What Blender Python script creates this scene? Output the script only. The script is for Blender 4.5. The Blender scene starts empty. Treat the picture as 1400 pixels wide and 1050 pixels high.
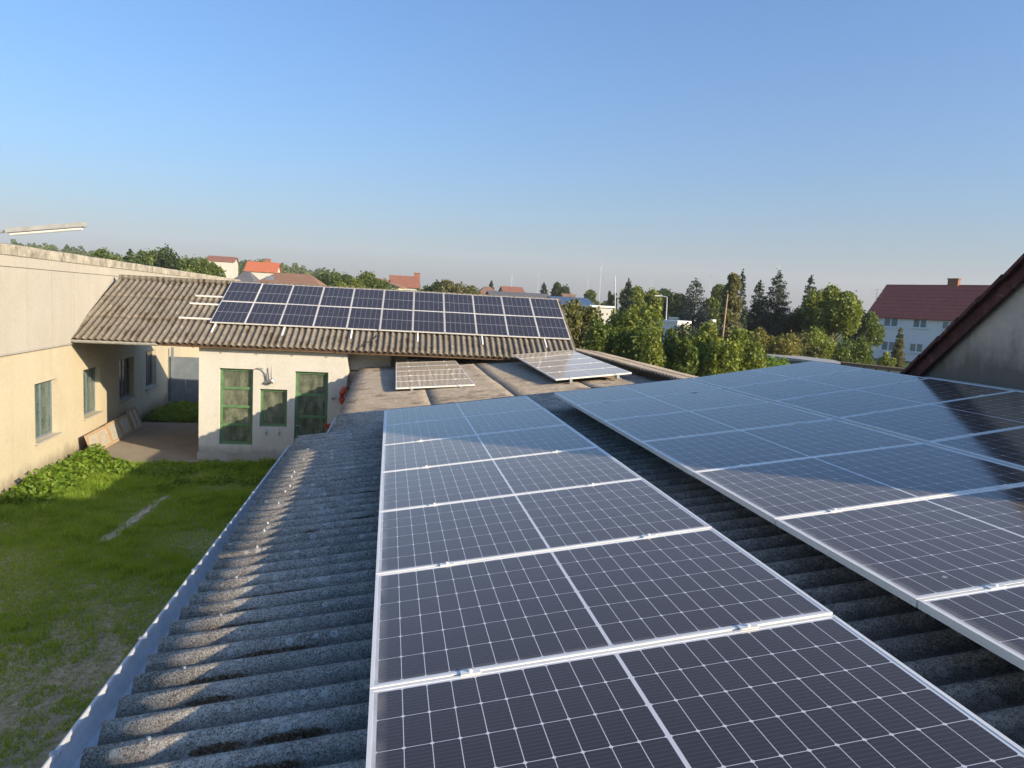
import bpy, math, random
import numpy as np
from mathutils import Matrix, Vector
random.seed(7); RNG = np.random.default_rng(11)
S = bpy.context.scene; COL = S.collection
R = math.radians

# ------------------------------------------------------------------ camera
F_PX, CAM_H = 983.0, 4.9
M = np.array([[0.985, 0.033, 0.171], [-0.166, -0.116, 0.979], [0.053, -0.993, -0.108]])
_u, _s, _v = np.linalg.svd(M); M = _u @ _v
CAMP = np.array([0, 0, CAM_H])
cd = bpy.data.cameras.new("camera"); cam = bpy.data.objects.new("camera", cd); COL.objects.link(cam)
cd.sensor_fit = 'HORIZONTAL'; cd.angle = 2*math.atan(700/F_PX)
cd.clip_start = 0.05; cd.clip_end = 20000
mw = Matrix.Identity(4)
for i in range(3):
    mw[i][0] = M[i, 0]; mw[i][1] = -M[i, 1]; mw[i][2] = -M[i, 2]; mw[i][3] = CAMP[i]
cam.matrix_world = mw
S.camera = cam

# ------------------------------------------------------------------ sky, sun, exposure
SUN_DIR = Vector((0.77, -0.64, 0.362)).normalized()
EL = math.asin(SUN_DIR.z); AZ = math.atan2(SUN_DIR.x, SUN_DIR.y)
w = bpy.data.worlds.new("World"); S.world = w; w.use_nodes = True
nt = w.node_tree; nt.nodes.clear()
wo = nt.nodes.new("ShaderNodeOutputWorld"); bg = nt.nodes.new("ShaderNodeBackground")
sk = nt.nodes.new("ShaderNodeTexSky"); sk.sky_type = 'NISHITA'; sk.sun_disc = False
sk.sun_elevation = EL; sk.sun_rotation = AZ; sk.altitude = 200
sk.air_density = 1.45; sk.dust_density = 3.0; sk.ozone_density = 9.5
bg.inputs[1].default_value = 0.142
nt.links.new(sk.outputs[0], bg.inputs[0]); nt.links.new(bg.outputs[0], wo.inputs[0])
sd = bpy.data.lights.new("sun", 'SUN'); sun = bpy.data.objects.new("sun", sd); COL.objects.link(sun)
sd.energy = 4.9; sd.angle = R(0.55); sd.color = (1.0, 0.84, 0.60)
sun.rotation_euler = SUN_DIR.to_track_quat('Z', 'Y').to_euler()
S.view_settings.view_transform = 'Standard'; S.view_settings.look = 'None'
S.view_settings.gamma = 1; S.view_settings.exposure = 0.74

# ------------------------------------------------------------------ helpers
def at(px, py, Y):
    d = M @ np.array([(px-700)/F_PX, (py-525)/F_PX, 1.0])
    return Vector(CAMP + d*Y/d[1])
def atz(px, py, z):
    d = M @ np.array([(px-700)/F_PX, (py-525)/F_PX, 1.0])
    return Vector(CAMP + d*(z-CAM_H)/d[2])

def tag(o, label=None, cat=None, group=None, kind=None):
    if label: o['label'] = label
    if cat: o['category'] = cat
    if group: o['group'] = group
    if kind: o['kind'] = kind
    return o
def thing(name, loc, label, cat, group=None, rot=None):
    o = bpy.data.objects.new(name, None); COL.objects.link(o)
    o.empty_display_size = 0.2
    o.location = loc
    if rot is not None: o.rotation_euler = rot
    return tag(o, label, cat, group)
def world_loc(o):
    v = Vector(o.location)
    while o.parent: o = o.parent; v = v + Vector(o.location)
    return v
class MB:
    def __init__(s): s.v = []; s.f = []; s.uv = None
    def add(s, vs, fs):
        n = len(s.v); s.v += [tuple(v) for v in vs]; s.f += [tuple(i+n for i in f) for f in fs]; return s
    def obox(s, o, ex, ey, ez):
        o, ex, ey, ez = map(Vector, (o, ex, ey, ez))
        vs = [o, o+ex, o+ex+ey, o+ey, o+ez, o+ex+ez, o+ex+ey+ez, o+ey+ez]
        fs = [(0,3,2,1),(4,5,6,7),(0,1,5,4),(1,2,6,5),(2,3,7,6),(3,0,4,7)]
        if ex.cross(ey).dot(ez) < 0: fs = [tuple(reversed(f)) for f in fs]
        return s.add(vs, fs)
    def box(s, x0, y0, z0, x1, y1, z1):
        return s.obox((x0,y0,z0), (x1-x0,0,0), (0,y1-y0,0), (0,0,z1-z0))
    def tube(s, pts, r, n=8, cap=True):
        pts = [Vector(p) for p in pts]; rs = r if isinstance(r, (list, tuple)) else [r]*len(pts)
        rings = []
        for i, p in enumerate(pts):
            d = (pts[min(i+1, len(pts)-1)] - pts[max(i-1, 0)]).normalized()
            a = d.cross(Vector((0,0,1)))
            if a.length < 1e-3: a = d.cross(Vector((1,0,0)))
            a.normalize(); b = d.cross(a)
            rings.append([p + a*rs[i]*math.cos(2*math.pi*k/n) + b*rs[i]*math.sin(2*math.pi*k/n) for k in range(n)])
        vs = [v for rg in rings for v in rg]; fs = []
        for i in range(len(pts)-1):
            for k in range(n):
                fs.append((i*n+k, i*n+(k+1)%n, (i+1)*n+(k+1)%n, (i+1)*n+k))
        if cap: fs += [tuple(reversed(range(n))), tuple((len(pts)-1)*n+k for k in range(n))]
        return s.add(vs, fs)
    def prism(s, poly, ext):
        poly = [Vector(p) for p in poly]; ext = Vector(ext); n = len(poly)
        nrm = (poly[1]-poly[0]).cross(poly[2]-poly[0])
        vs = poly + [p+ext for p in poly]
        fs = [tuple(reversed(range(n))), tuple(range(n, 2*n))] + [(i, (i+1)%n, n+(i+1)%n, n+i) for i in range(n)]
        if nrm.dot(ext) < 0: fs = [tuple(reversed(f)) for f in fs]
        return s.add(vs, fs)
    def build(s, name, mat, parent=None, smooth=False, local=False):
        me = bpy.data.meshes.new(name)
        off = world_loc(parent) if (parent is not None and not local) else Vector((0,0,0))
        me.from_pydata([(v[0]-off.x, v[1]-off.y, v[2]-off.z) for v in s.v], [], s.f)
        if s.uv is not None:
            ul = me.uv_layers.new(name='UVMap')
            ul.data.foreach_set('uv', np.array(s.uv, dtype=np.float32).ravel())
        if smooth: me.polygons.foreach_set('use_smooth', [True]*len(me.polygons))
        me.materials.append(mat); me.update()
        o = bpy.data.objects.new(name, me); COL.objects.link(o)
        if parent is not None: o.parent = parent
        return o
def np_mesh(name, V, quads, mat, parent=None, smooth=False, k=4):
    me = bpy.data.meshes.new(name)
    V = np.asarray(V, np.float32); n = len(quads)
    if parent is not None:
        wl = world_loc(parent); V = V - np.array(wl, np.float32)
    me.vertices.add(len(V)); me.vertices.foreach_set('co', V.ravel())
    me.loops.add(n*k); me.loops.foreach_set('vertex_index', np.asarray(quads, np.int32).ravel())
    me.polygons.add(n); me.polygons.foreach_set('loop_start', np.arange(0, n*k, k, dtype=np.int32))
    if smooth: me.polygons.foreach_set('use_smooth', np.ones(n, bool))
    me.materials.append(mat); me.update(); me.validate()
    o = bpy.data.objects.new(name, me); COL.objects.link(o)
    if parent is not None: o.parent = parent
    return o
def dup(root, loc=None, label=None, group=None, rot=None):
    r = root.copy(); COL.objects.link(r)
    if loc is not None: r.location = loc
    if rot is not None: r.rotation_euler = rot
    if label: r['label'] = label
    if group: r['group'] = group
    for ch in list(root.children):
        c = ch.copy(); COL.objects.link(c); c.parent = r
        for g in list(ch.children):
            d = g.copy(); COL.objects.link(d); d.parent = c
    return r

# ------------------------------------------------------------------ materials
class G:
    """tiny node-graph writer"""
    def __init__(s, name):
        s.m = bpy.data.materials.new(name); s.m.use_nodes = True; s.t = s.m.node_tree
        s.b = s.t.nodes['Principled BSDF']; s.out = s.t.nodes['Material Output']
    def n(s, typ, **kw):
        nd = s.t.nodes.new(typ)
        for k, v in kw.items(): setattr(nd, k, v)
        return nd
    def put(s, sock, val):
        if hasattr(val, 'is_linked') or isinstance(val, bpy.types.NodeSocket): s.t.links.new(val, sock)
        else:
            if isinstance(val, tuple) and len(val) == 3 and sock.type == 'RGBA': val = (*val, 1)
            sock.default_value = val
    def math(s, op, a, b=0.0, c=None):
        nd = s.n('ShaderNodeMath', operation=op); s.put(nd.inputs[0], a); s.put(nd.inputs[1], b)
        if c is not None: s.put(nd.inputs[2], c)
        return nd.outputs[0]
    def mix(s, f, a, b, mode='MIX'):
        nd = s.n('ShaderNodeMix', data_type='RGBA', blend_type=mode)
        s.put(nd.inputs[0], f); s.put(nd.inputs[6], a); s.put(nd.inputs[7], b); return nd.outputs[2]
    def noise(s, scale, detail=4, rough=0.6, vec=None, out=0, dist=0.0):
        nd = s.n('ShaderNodeTexNoise'); nd.inputs['Scale'].default_value = scale
        nd.inputs['Detail'].default_value = detail; nd.inputs['Roughness'].default_value = rough
        nd.inputs['Distortion'].default_value = dist
        if vec is not None: s.t.links.new(vec, nd.inputs['Vector'])
        return nd.outputs[out]
    def voro(s, scale, vec=None, feature='F1', out='Distance', rnd=1.0):
        nd = s.n('ShaderNodeTexVoronoi', feature=feature); nd.inputs['Scale'].default_value = scale
        nd.inputs['Randomness'].default_value = rnd
        if vec is not None: s.t.links.new(vec, nd.inputs['Vector'])
        return nd.outputs[out]
    def ramp(s, fac, stops):
        nd = s.n('ShaderNodeValToRGB'); cr = nd.color_ramp
        while len(cr.elements) < len(stops): cr.elements.new(0.5)
        for e, (p, c) in zip(cr.elements, stops):
            e.position = p; e.color = (*c, 1) if isinstance(c, tuple) else (c, c, c, 1)
        s.put(nd.inputs[0], fac); return nd.outputs[0]
    def pos(s): return s.n('ShaderNodeNewGeometry').outputs['Position']
    def obj(s): return s.n('ShaderNodeTexCoord').outputs['Object']
    def uv(s): return s.n('ShaderNodeTexCoord').outputs['UV']
    def sep(s, v):
        nd = s.n('ShaderNodeSeparateXYZ'); s.t.links.new(v, nd.inputs[0]); return nd.outputs
    def scale(s, v, x, y, z):
        nd = s.n('ShaderNodeMapping'); nd.inputs['Scale'].default_value = (x, y, z); s.t.links.new(v, nd.inputs[0]); return nd.outputs[0]
    def bump(s, h, strength=0.3, dist=0.01):
        nd = s.n('ShaderNodeBump'); nd.inputs['Strength'].default_value = strength; nd.inputs['Distance'].default_value = dist
        s.t.links.new(h, nd.inputs['Height']); s.t.links.new(nd.outputs[0], s.b.inputs['Normal'])
    def set(s, **kw):
        names = dict(color='Base Color', rough='Roughness', metal='Metallic', spec='Specular IOR Level', coat='Coat Weight',
                     sheen='Sheen Weight', sheen_rough='Sheen Roughness', sheen_tint='Sheen Tint', trans='Transmission Weight', ior='IOR', alpha='Alpha',
                     emit='Emission Color', emit_s='Emission Strength', coat_rough='Coat Roughness')
        for k, v in kw.items(): s.put(s.b.inputs[names[k]], v)
        return s.m

def simple(name, color, rough=0.6, metal=0.0, var=0.12, scale=6.0, spec=0.5):
    g = G(name); p = g.pos(); n = g.noise(scale, 5, 0.65, p)
    dk = tuple(c*(1-var*1.6) for c in color); lt = tuple(min(1, c*(1+var)) for c in color)
    g.set(color=g.ramp(n, [(0.3, dk), (0.7, lt)]), rough=rough, metal=metal, spec=spec)
    g.bump(g.noise(scale*8, 3, 0.6, p), 0.15, 0.005)
    return g.m

def cell_material(name, dust, cols, rows, W, H, half_gap, busbar=True, pseudo=True, cell=(0.012, 0.0105, 0.015), lw=0.0012, backs=0.6):
    g = G(name); uv = g.sep(g.uv()); x, y = uv[0], uv[1]
    mx, my = 0.012, 0.010
    xh = g.math('SUBTRACT', g.math('ABSOLUTE', g.math('SUBTRACT', x, W/2)), half_gap)      # distance into one half
    hw = W/2-half_gap-mx; px = hw/(cols/2); py = (H-2*my)/rows
    yy = g.math('SUBTRACT', y, my)
    fx = g.math('FRACT', g.math('DIVIDE', xh, px)); fy = g.math('FRACT', g.math('DIVIDE', yy, py))
    dx = g.math('MULTIPLY', g.math('MINIMUM', fx, g.math('SUBTRACT', 1.0, fx)), px)
    dy = g.math('MULTIPLY', g.math('MINIMUM', fy, g.math('SUBTRACT', 1.0, fy)), py)
    line = g.math('MAXIMUM', g.math('LESS_THAN', dx, lw), g.math('LESS_THAN', dy, lw))
    if pseudo: line = g.math('MAXIMUM', line, g.math('LESS_THAN', g.math('ADD', dx, dy), 0.0085))
    border = g.math('MAXIMUM', g.math('LESS_THAN', xh, 0.0), g.math('GREATER_THAN', xh, hw))
    border = g.math('MAXIMUM', border, g.math('MAXIMUM', g.math('LESS_THAN', yy, 0.0), g.math('GREATER_THAN', y, H-my)))
    back = g.math('MAXIMUM', line, border)
    pos = g.pos()
    oi = g.n('ShaderNodeObjectInfo').outputs['Random']
    cn = g.noise(1.1, 3, 0.6, pos)
    base = g.mix(cn, tuple(c*0.8 for c in cell), tuple(c*1.3 for c in cell))
    if busbar:
        fb = g.math('FRACT', g.math('DIVIDE', yy, py/9.0))
        bb = g.math('MULTIPLY', g.math('LESS_THAN', fb, 0.06), 0.5)
        base = g.mix(bb, base, (0.16, 0.16, 0.17))
    base = g.mix(back, base, (backs, backs, backs*1.02))
    # settled dust: film, thicker along the low edge of the module, plus a few droppings
    dn = g.noise(5.0, 6, 0.7, pos); dn2 = g.noise(60.0, 3, 0.6, pos)
    edge = g.math('MAXIMUM', g.math('SUBTRACT', 1.0, g.math('DIVIDE', x, 0.05)), 0.0)
    edge2 = g.math('MAXIMUM', g.math('SUBTRACT', 1.0, g.math('DIVIDE', y, 0.035)), 0.0)
    edge = g.math('MULTIPLY', g.math('MAXIMUM', edge, g.math('MULTIPLY', edge2, 0.6)), g.ramp(dn, [(0.35, 0.1), (0.65, 0.75)]))
    film = g.math('MULTIPLY', g.math('ADD', g.math('MULTIPLY', dn, 0.6), g.math('MULTIPLY', dn2, 0.5)), dust)
    vn = g.voro(1.9, pos); drop = g.math('MULTIPLY', g.math('LESS_THAN', g.math('ADD', vn, g.math('MULTIPLY', g.noise(45, 3, .6, pos), 0.035)), 0.040), 0.8)
    base = g.mix(g.math('MINIMUM', g.math('ADD', film, g.math('MAXIMUM', edge, drop)), 0.9), base, (0.36, 0.32, 0.27))
    g.set(color=base, rough=g.math('ADD', 0.07, g.math('MULTIPLY', dn, 0.06)), spec=0.5, sheen=0.05+dust*0.9, sheen_rough=0.45, sheen_tint=(0.95, 0.85, 0.75))
    return g.m

def roof_material(name, light, dark, pitch, axis_dir, phase, lichen=0.5, moss=0.5, lag=0.8):
    """weathered fibre-cement: salt-and-pepper lichen, pale lichen rings, brown moss lying in the troughs"""
    g = G(name); p = g.pos(); s = g.sep(p)
    along = g.math('ADD', g.math('MULTIPLY', s[0], axis_dir[0]), g.math('MULTIPLY', s[1], axis_dir[1]))
    ph = g.math('SUBTRACT', g.math('MULTIPLY', g.math('SUBTRACT', along, phase), 2*math.pi/pitch), lag)
    valley = g.math('MULTIPLY', g.math('ADD', g.math('SINE', ph), -1.0), -0.5)              # 1 in the troughs
    n1 = g.noise(7, 8, 0.75, p); n2 = g.noise(60, 6, 0.75, p); n3 = g.noise(1.3, 4, 0.6, p); n4 = g.noise(150, 3, 0.7, p)
    mid = tuple((a+b)/2 for a, b in zip(light, dark))
    c = g.ramp(g.math('ADD', g.math('MULTIPLY', n1, 0.45), g.math('MULTIPLY', n2, 0.55)), [(0.38, dark), (0.5, mid), (0.6, light)])
    c = g.mix(g.ramp(n3, [(0.4, 0.0), (0.7, 0.45)]), c, dark)
    c = g.mix(g.ramp(n4, [(0.53, 0.0), (0.60, 0.75)]), c, tuple(k*0.3 for k in dark))          # black lichen pepper
    c = g.mix(g.math('MULTIPLY', g.ramp(n4, [(0.38, 1.0), (0.45, 0.0)]), 0.8*lichen), c, tuple(min(.6, k*1.15) for k in light))
    v1 = g.voro(15, p); v2 = g.voro(15, p, out='Color'); sz = g.sep(v2)
    rr = g.math('DIVIDE', g.math('ADD', v1, g.math('MULTIPLY', n2, 0.10)), g.math('MULTIPLY_ADD', sz[0], 0.30, 0.08))
    disc = g.math('MULTIPLY', g.math('LESS_THAN', rr, 1.0), g.math('GREATER_THAN', sz[1], 1.0-lichen*0.55))
    ring = g.math('MULTIPLY', disc, g.math('ADD', 0.35, g.math('MULTIPLY', g.math('GREATER_THAN', rr, 0.62), 0.55)))
    c = g.mix(g.math('MULTIPLY', ring, g.math('MULTIPLY_ADD', sz[2], 0.4, 0.55)), c, (0.62, 0.61, 0.55))
    mm = g.math('MULTIPLY', g.math('POWER', valley, 1.6), g.ramp(g.math('ADD', g.noise(2.1, 5, 0.6, p), g.math('MULTIPLY', n2, 0.12)), [(0.62-0.2*moss, 0.0), (0.74-0.2*moss, 1.0)]))
    trough_dark = g.math('MULTIPLY', g.math('POWER', valley, 2.5), 0.6)  # darker tone along the troughs
    c = g.mix(trough_dark, c, tuple(k*0.45 for k in dark))
    c = g.mix(g.math('MINIMUM', g.math('MULTIPLY', mm, 1.4), 0.95), c, g.mix(g.ramp(n2, [(.35, 0.0), (.65, 1.0)]), (0.022, 0.015, 0.009), (0.11, 0.07, 0.038)))
    g.set(color=c, rough=0.95, spec=0.15)
    g.bump(g.math('ADD', g.math('ADD', n2, g.math('MULTIPLY', n4, 0.5)), g.math('MULTIPLY', mm, 1.2)), 0.8, 0.015)
    return g.m

def plaster(name, color, stain=(0.2, 0.17, 0.13), amt=0.35, streak=True, base_z=None, island=0.0):
    g = G(name); p = g.pos(); s = g.sep(p)
    n1 = g.noise(0.9, 6, 0.65, p); n2 = g.noise(14, 5, 0.7, p)
    st = g.noise(1.0, 4, 0.6, g.scale(p, 2.5, 2.5, 0.25))
    c = g.ramp(n2, [(0.3, tuple(k*0.9 for k in color)), (0.7, tuple(min(1, k*1.05) for k in color))])
    c = g.mix(g.math('MULTIPLY', g.ramp(n1, [(0.45, 0.0), (0.75, 1.0)]), amt), c, stain)
    if streak: c = g.mix(g.math('MULTIPLY', g.ramp(st, [(0.52, 0.0), (0.8, 1.0)]), amt), c, stain)
    if island:
        ri = g.n('ShaderNodeNewGeometry').outputs['Random Per Island']
        c = g.mix(1.0, c, g.ramp(ri, [(0.0, (1-island, 1-island, 1-island*.9)), (1.0, (1.0, 1.0, 1.0))]), 'MULTIPLY')
    if base_z is not None:
        h = g.math('SUBTRACT', 1.0, g.math('DIVIDE', g.math('SUBTRACT', s[2], base_z[0]), base_z[1]))
        h = g.math('ADD', g.math('MULTIPLY', h, 0.9), g.math('SUBTRACT', g.noise(3.0, 7, 0.75, g.scale(p, 1, 1, 0.5)), 0.62))
        c = g.mix(g.ramp(h, [(0.1, 0.0), (0.6, 0.75)]), c, tuple(k*0.45 for k in stain))
    g.set(color=c, rough=0.92, spec=0.2); g.bump(g.math('ADD', n2, g.noise(60, 3, 0.6, p)), 0.3, 0.01)
    return g.m

def leaf_material(name, a, b, c, trans=0.3):
    g = G(name); geo = g.n('ShaderNodeNewGeometry'); rnd = geo.outputs['Random Per Island']
    n = g.noise(0.9, 4, 0.6, geo.outputs['Position'])
    col = g.ramp(g.math('ADD', g.math('MULTIPLY', rnd, 0.6), g.math('MULTIPLY', n, 0.4)), [(0.15, a), (0.5, b), (0.85, c)])
    g.set(color=col, rough=0.55, spec=0.35)
    tr = g.n('ShaderNodeBsdfTranslucent'); g.put(tr.inputs[0], g.mix(0.5, col, (b[0]*2.2, b[1]*2.0, b[2]*0.8)))
    mx = g.n('ShaderNodeMixShader'); mx.inputs[0].default_value = trans
    g.t.links.new(g.b.outputs[0], mx.inputs[1]); g.t.links.new(tr.outputs[0], mx.inputs[2]); g.t.links.new(mx.outputs[0], g.out.inputs[0])
    return g.m

def glass_dirty(name, color, rough=0.12, dirt=(0.25, 0.24, 0.2), amt=0.35):
    g = G(name); p = g.pos(); n = g.noise(3, 6, 0.7, g.scale(p, 1.5, 1.5, 0.6))
    f = g.math('MULTIPLY', g.ramp(n, [(0.4, 0.0), (0.7, 1.0)]), amt)
    g.set(color=g.mix(f, color, dirt), rough=g.math('ADD', rough, g.math('MULTIPLY', f, 0.5)), spec=0.6)
    return g.m

PITCH = 0.177
M_cells = cell_material('solar_cells', 0.05, 20, 6, 1.727, 1.020, 0.006)
M_cells_dusty = cell_material('solar_cells_dusty', 0.16, 20, 6, 1.727, 1.020, 0.006)
M_cells_far = cell_material('solar_cells_portrait', 0.06, 2, 6, 1.350, 0.945, 0.006, pseudo=False, busbar=False, cell=(0.010, 0.011, 0.022), lw=0.0028, backs=0.28)
def _alu():
    g = G('anodised_aluminium'); p = g.pos(); n = g.noise(30, 3, 0.6, p)
    g.set(color=g.ramp(g.noise(4, 5, 0.7, p), [(0.3, (0.78, 0.745, 0.68)), (0.7, (0.86, 0.83, 0.77))]), metal=0.15, rough=g.math('MULTIPLY_ADD', n, 0.2, 0.33)); return g.m
M_alu = _alu()
M_steel = simple('galvanised_steel', (0.45, 0.46, 0.48), 0.42, 0.6, 0.15, 12)
M_gutter = simple('gutter_zinc', (0.54, 0.55, 0.56), 0.45, 0.2, 0.12, 9)
M_brown_metal = simple('brown_gutter_paint', (0.16, 0.085, 0.05), 0.6, 0.0, 0.3, 7)
M_wood = simple('old_timber', (0.20, 0.12, 0.07), 0.85, 0.0, 0.3, 20)
M_frame_wood = simple('weathered_frame_timber', (0.42, 0.29, 0.17), 0.85, 0.0, 0.3, 25)
M_cream = plaster('cream_plaster', (0.50, 0.435, 0.31), (0.32, 0.27, 0.19), 0.3, True, (0.0, 0.7))
M_clad = plaster('cream_cladding', (0.48, 0.435, 0.365), (0.36, 0.31, 0.23), 0.28, True, None, 0.13)
M_white_plaster = plaster('white_plaster', (0.56, 0.53, 0.47), (0.33, 0.30, 0.25), 0.25, True, (0.0, 0.6))
M_plinth = plaster('concrete_plinth', (0.40, 0.37, 0.33), (0.2, 0.18, 0.15), 0.4)
M_tan = plaster('tan_render', (0.64, 0.52, 0.385), (0.20, 0.16, 0.12), 0.4, True, (4.3, 0.85))
M_green = simple('green_paint', (0.10, 0.20, 0.09), 0.45, 0.0, 0.2, 9)
M_pane_green = glass_dirty('dirty_green_glass', (0.06, 0.075, 0.05), 0.12, (0.30, 0.30, 0.22), 0.6)
M_pane_teal = glass_dirty('teal_glass', (0.05, 0.085, 0.075), 0.2, (0.22, 0.26, 0.22), 0.5)
M_pane_dark = glass_dirty('dark_glass', (0.02, 0.025, 0.03), 0.1, (0.1, 0.1, 0.1), 0.3)
M_red = simple('red_plastic', (0.42, 0.05, 0.03), 0.4)
M_black = simple('black_plastic', (0.02, 0.02, 0.022), 0.5)
M_gate = simple('blue_grey_sheet', (0.16, 0.19, 0.22), 0.6, 0.1, 0.12, 3)
M_white = simple('white_paint', (0.75, 0.74, 0.72), 0.5, 0, 0.05, 5)
M_lamp_grey = simple('grey_lamp_housing', (0.35, 0.34, 0.31), 0.55)
M_concrete = plaster('concrete_slab', (0.30, 0.255, 0.20), (0.14, 0.11, 0.08), 0.5, False)
M_gravel = plaster('pale_gravel', (0.42, 0.38, 0.32), (0.2, 0.18, 0.13), 0.5, False)
M_bark = simple('bark', (0.09, 0.065, 0.045), 0.9, 0, 0.4, 12)
M_roof = roof_material('weathered_fibre_cement', (0.72, 0.63, 0.51), (0.17, 0.145, 0.115), PITCH, (0, 1), 0.0, 1.0, -1.2, 0.45)
M_roof_tan = roof_material('tan_fibre_cement', (0.62, 0.51, 0.39), (0.26, 0.21, 0.16), PITCH, (0, 1), 0.0, 0.35, 0.1)
E_FAR = (math.cos(R(-2)), math.sin(R(-2)))
M_roof_far = roof_material('grey_fibre_cement', (0.36, 0.31, 0.24), (0.13, 0.11, 0.085), 0.177, E_FAR, 0.0, 0.35, 0.15, 0.0)
M_coping = simple('coping_grey', (0.30, 0.27, 0.22), 0.9, 0, 0.35, 3)

# ------------------------------------------------------------------ setting: ground, lawn, slab
def ground_mat():
    g = G('field_ground'); p = g.pos()
    c = g.ramp(g.noise(0.02, 5, 0.6, p), [(0.35, (0.045, 0.075, 0.02)), (0.55, (0.075, 0.10, 0.03)), (0.7, (0.16, 0.14, 0.07))])
    g.set(color=c, rough=0.95, spec=0.1); return g.m
def lawn_mat():
    g = G('lawn_soil'); p = g.pos()
    n2 = g.noise(9, 6, 0.75, p); n3 = g.noise(40, 4, 0.7, p)
    c = g.ramp(n2, [(0.35, (0.14, 0.14, 0.05)), (0.5, (0.28, 0.25, 0.14)), (0.66, (0.46, 0.41, 0.31))])
    c = g.mix(g.ramp(n3, [(.4, 0.0), (.7, .6)]), c, (0.42, 0.37, 0.27))
    g.set(color=c, rough=0.95, spec=0.1); g.bump(n2, 0.6, 0.03); return g.m
G0 = MB(); G0.box(-6000, -6000, -2, 6000, 6000, -0.05)
tag(G0.build('ground', ground_mat()), kind='structure')
LW = MB(); nx, ny = 40, 70
for j in range(ny+1):
    for i in range(nx+1):
        x = -10.5 + 10.0*i/nx; y = -2 + 24.0*j/ny
        LW.v.append((x, y, -0.012+0.006*math.sin(x*1.7+y)+0.006*math.sin(y*1.3-x*.6)))
for j in range(ny):
    for i in range(nx):
        a = j*(nx+1)+i; LW.f.append((a, a+1, a+nx+2, a+nx+1))
tag(LW.build('lawn', lawn_mat(), smooth=True), kind='structure')
SL = MB(); SL.add([(-8.75, 21.7, 0.03), (-7.6, 21.6, 0.035), (-6.9, 21.0, 0.03), (-6.1, 20.4, 0.03), (-5.6, 20.9, 0.032), (-5.2, 21.2, 0.03), (-5.2, 27.6, 0.03), (-8.9, 27.4, 0.03)], [tuple(range(8))])
tag(SL.build('passage_paving', M_concrete), kind='structure')
PT = MB(); pts = []
for i in range(41):
    t = i/40; x = -5.24+0.22*t; y = 14.4+3.4*t; wd = 0.13*(1-0.55*t)*(0.8+0.4*random.random())
    pts.append(((x-wd*random.uniform(.6, 1.1), y, 0.012), (x+wd*random.uniform(.6, 1.1), y+random.uniform(-.05,.05), 0.012)))
for a, b in zip(pts, pts[1:]): PT.add([a[0], a[1], b[1], b[0]], [(0,1,2,3)])
tag(PT.build('concrete_kerb_strip', M_gravel), kind='structure')

def grass_field(name, n, xr, yr, hfun, mat, dens, wid=0.010):
    x = RNG.uniform(*xr, n*3); y = RNG.uniform(*yr, n*3)
    keep = RNG.random(n*3) < dens(x, y); x, y = x[keep][:n], y[keep][:n]; n = len(x)
    h = hfun(x, y)*RNG.uniform(0.5, 1.25, n); a = RNG.uniform(0, 2*np.pi, n)
    wv = wid*RNG.uniform(0.7, 1.5, n)*(0.6+h/0.12*0.4); lean = h*RNG.uniform(0.1, 1.0, n); la = RNG.uniform(0, 2*np.pi, n)
    dx, dy = np.cos(a)*wv, np.sin(a)*wv
    V = np.empty((n, 3, 3), np.float32)
    V[:, 0] = np.stack([x-dx, y-dy, np.full(n, -0.005)], 1); V[:, 1] = np.stack([x+dx, y+dy, np.full(n, -0.005)], 1)
    V[:, 2] = np.stack([x+np.cos(la)*lean, y+np.sin(la)*lean, h], 1)
    return np_mesh(name, V.reshape(-1, 3), np.arange(3*n).reshape(-1, 3), mat, k=3)
M_grass = leaf_material('grass_blades', (0.125, 0.215, 0.02), (0.21, 0.335, 0.032), (0.35, 0.37, 0.07), 0.5)
M_weed = leaf_material('weed_leaves', (0.09, 0.16, 0.015), (0.15, 0.25, 0.025), (0.24, 0.30, 0.045), 0.45)
_nz = [(RNG.uniform(0, 6.28), RNG.uniform(.5, 1.6), RNG.uniform(0, 6.28)) for _ in range(14)]
def vnoise(x, y, s=0.5):
    t = 0
    for a, f, ph in _nz: t = t+np.sin((x*np.cos(a)+y*np.sin(a))*f*s*1.6+ph)
    return np.clip(0.5+t/10.0, 0, 1)
def lawn_d(x, y):
    d = np.ones_like(x)
    v = 0.55*vnoise(x*1.0, y*0.45, 3.1)+0.45*vnoise(y*1.2+3, x*2.0, 5.3)
    bare = np.clip((v-0.44)*6, 0, 1)*np.clip((13.0-y)/3.2, 0, 1)*np.clip((x+9.5)/1.0, 0, 1)
    d = d*(1-0.93*bare)*np.clip(0.55+0.45*(y-7)/5, 0.45, 1)
    strip = (np.abs(x-(-5.24+0.065*(y-14.4))) < 0.16) & (y > 14.3) & (y < 17.6); d = np.where(strip, 0.22, d)
    slab = (y > 20.7+0.35*vnoise(x, y, 3)) & (x < -5.2); d = np.where(slab, 0.0, d)
    return d
def lawn_h(x, y): return 0.035+(0.05+0.09*np.clip((vnoise(x*2.3, y*2.1, 3.0)-.45)*3, 0, 1))*vnoise(x, y, 1.5)*np.clip((y-8)/6, 0.25, 1.5)
go = grass_field('grass', 210000, (-9.0, -0.8), (4.5, 21.1), lawn_h, M_grass, lawn_d, 0.009)
tag(go, 'short green lawn grass between the cream hall and the corrugated roof', 'grass', kind='stuff')
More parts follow.
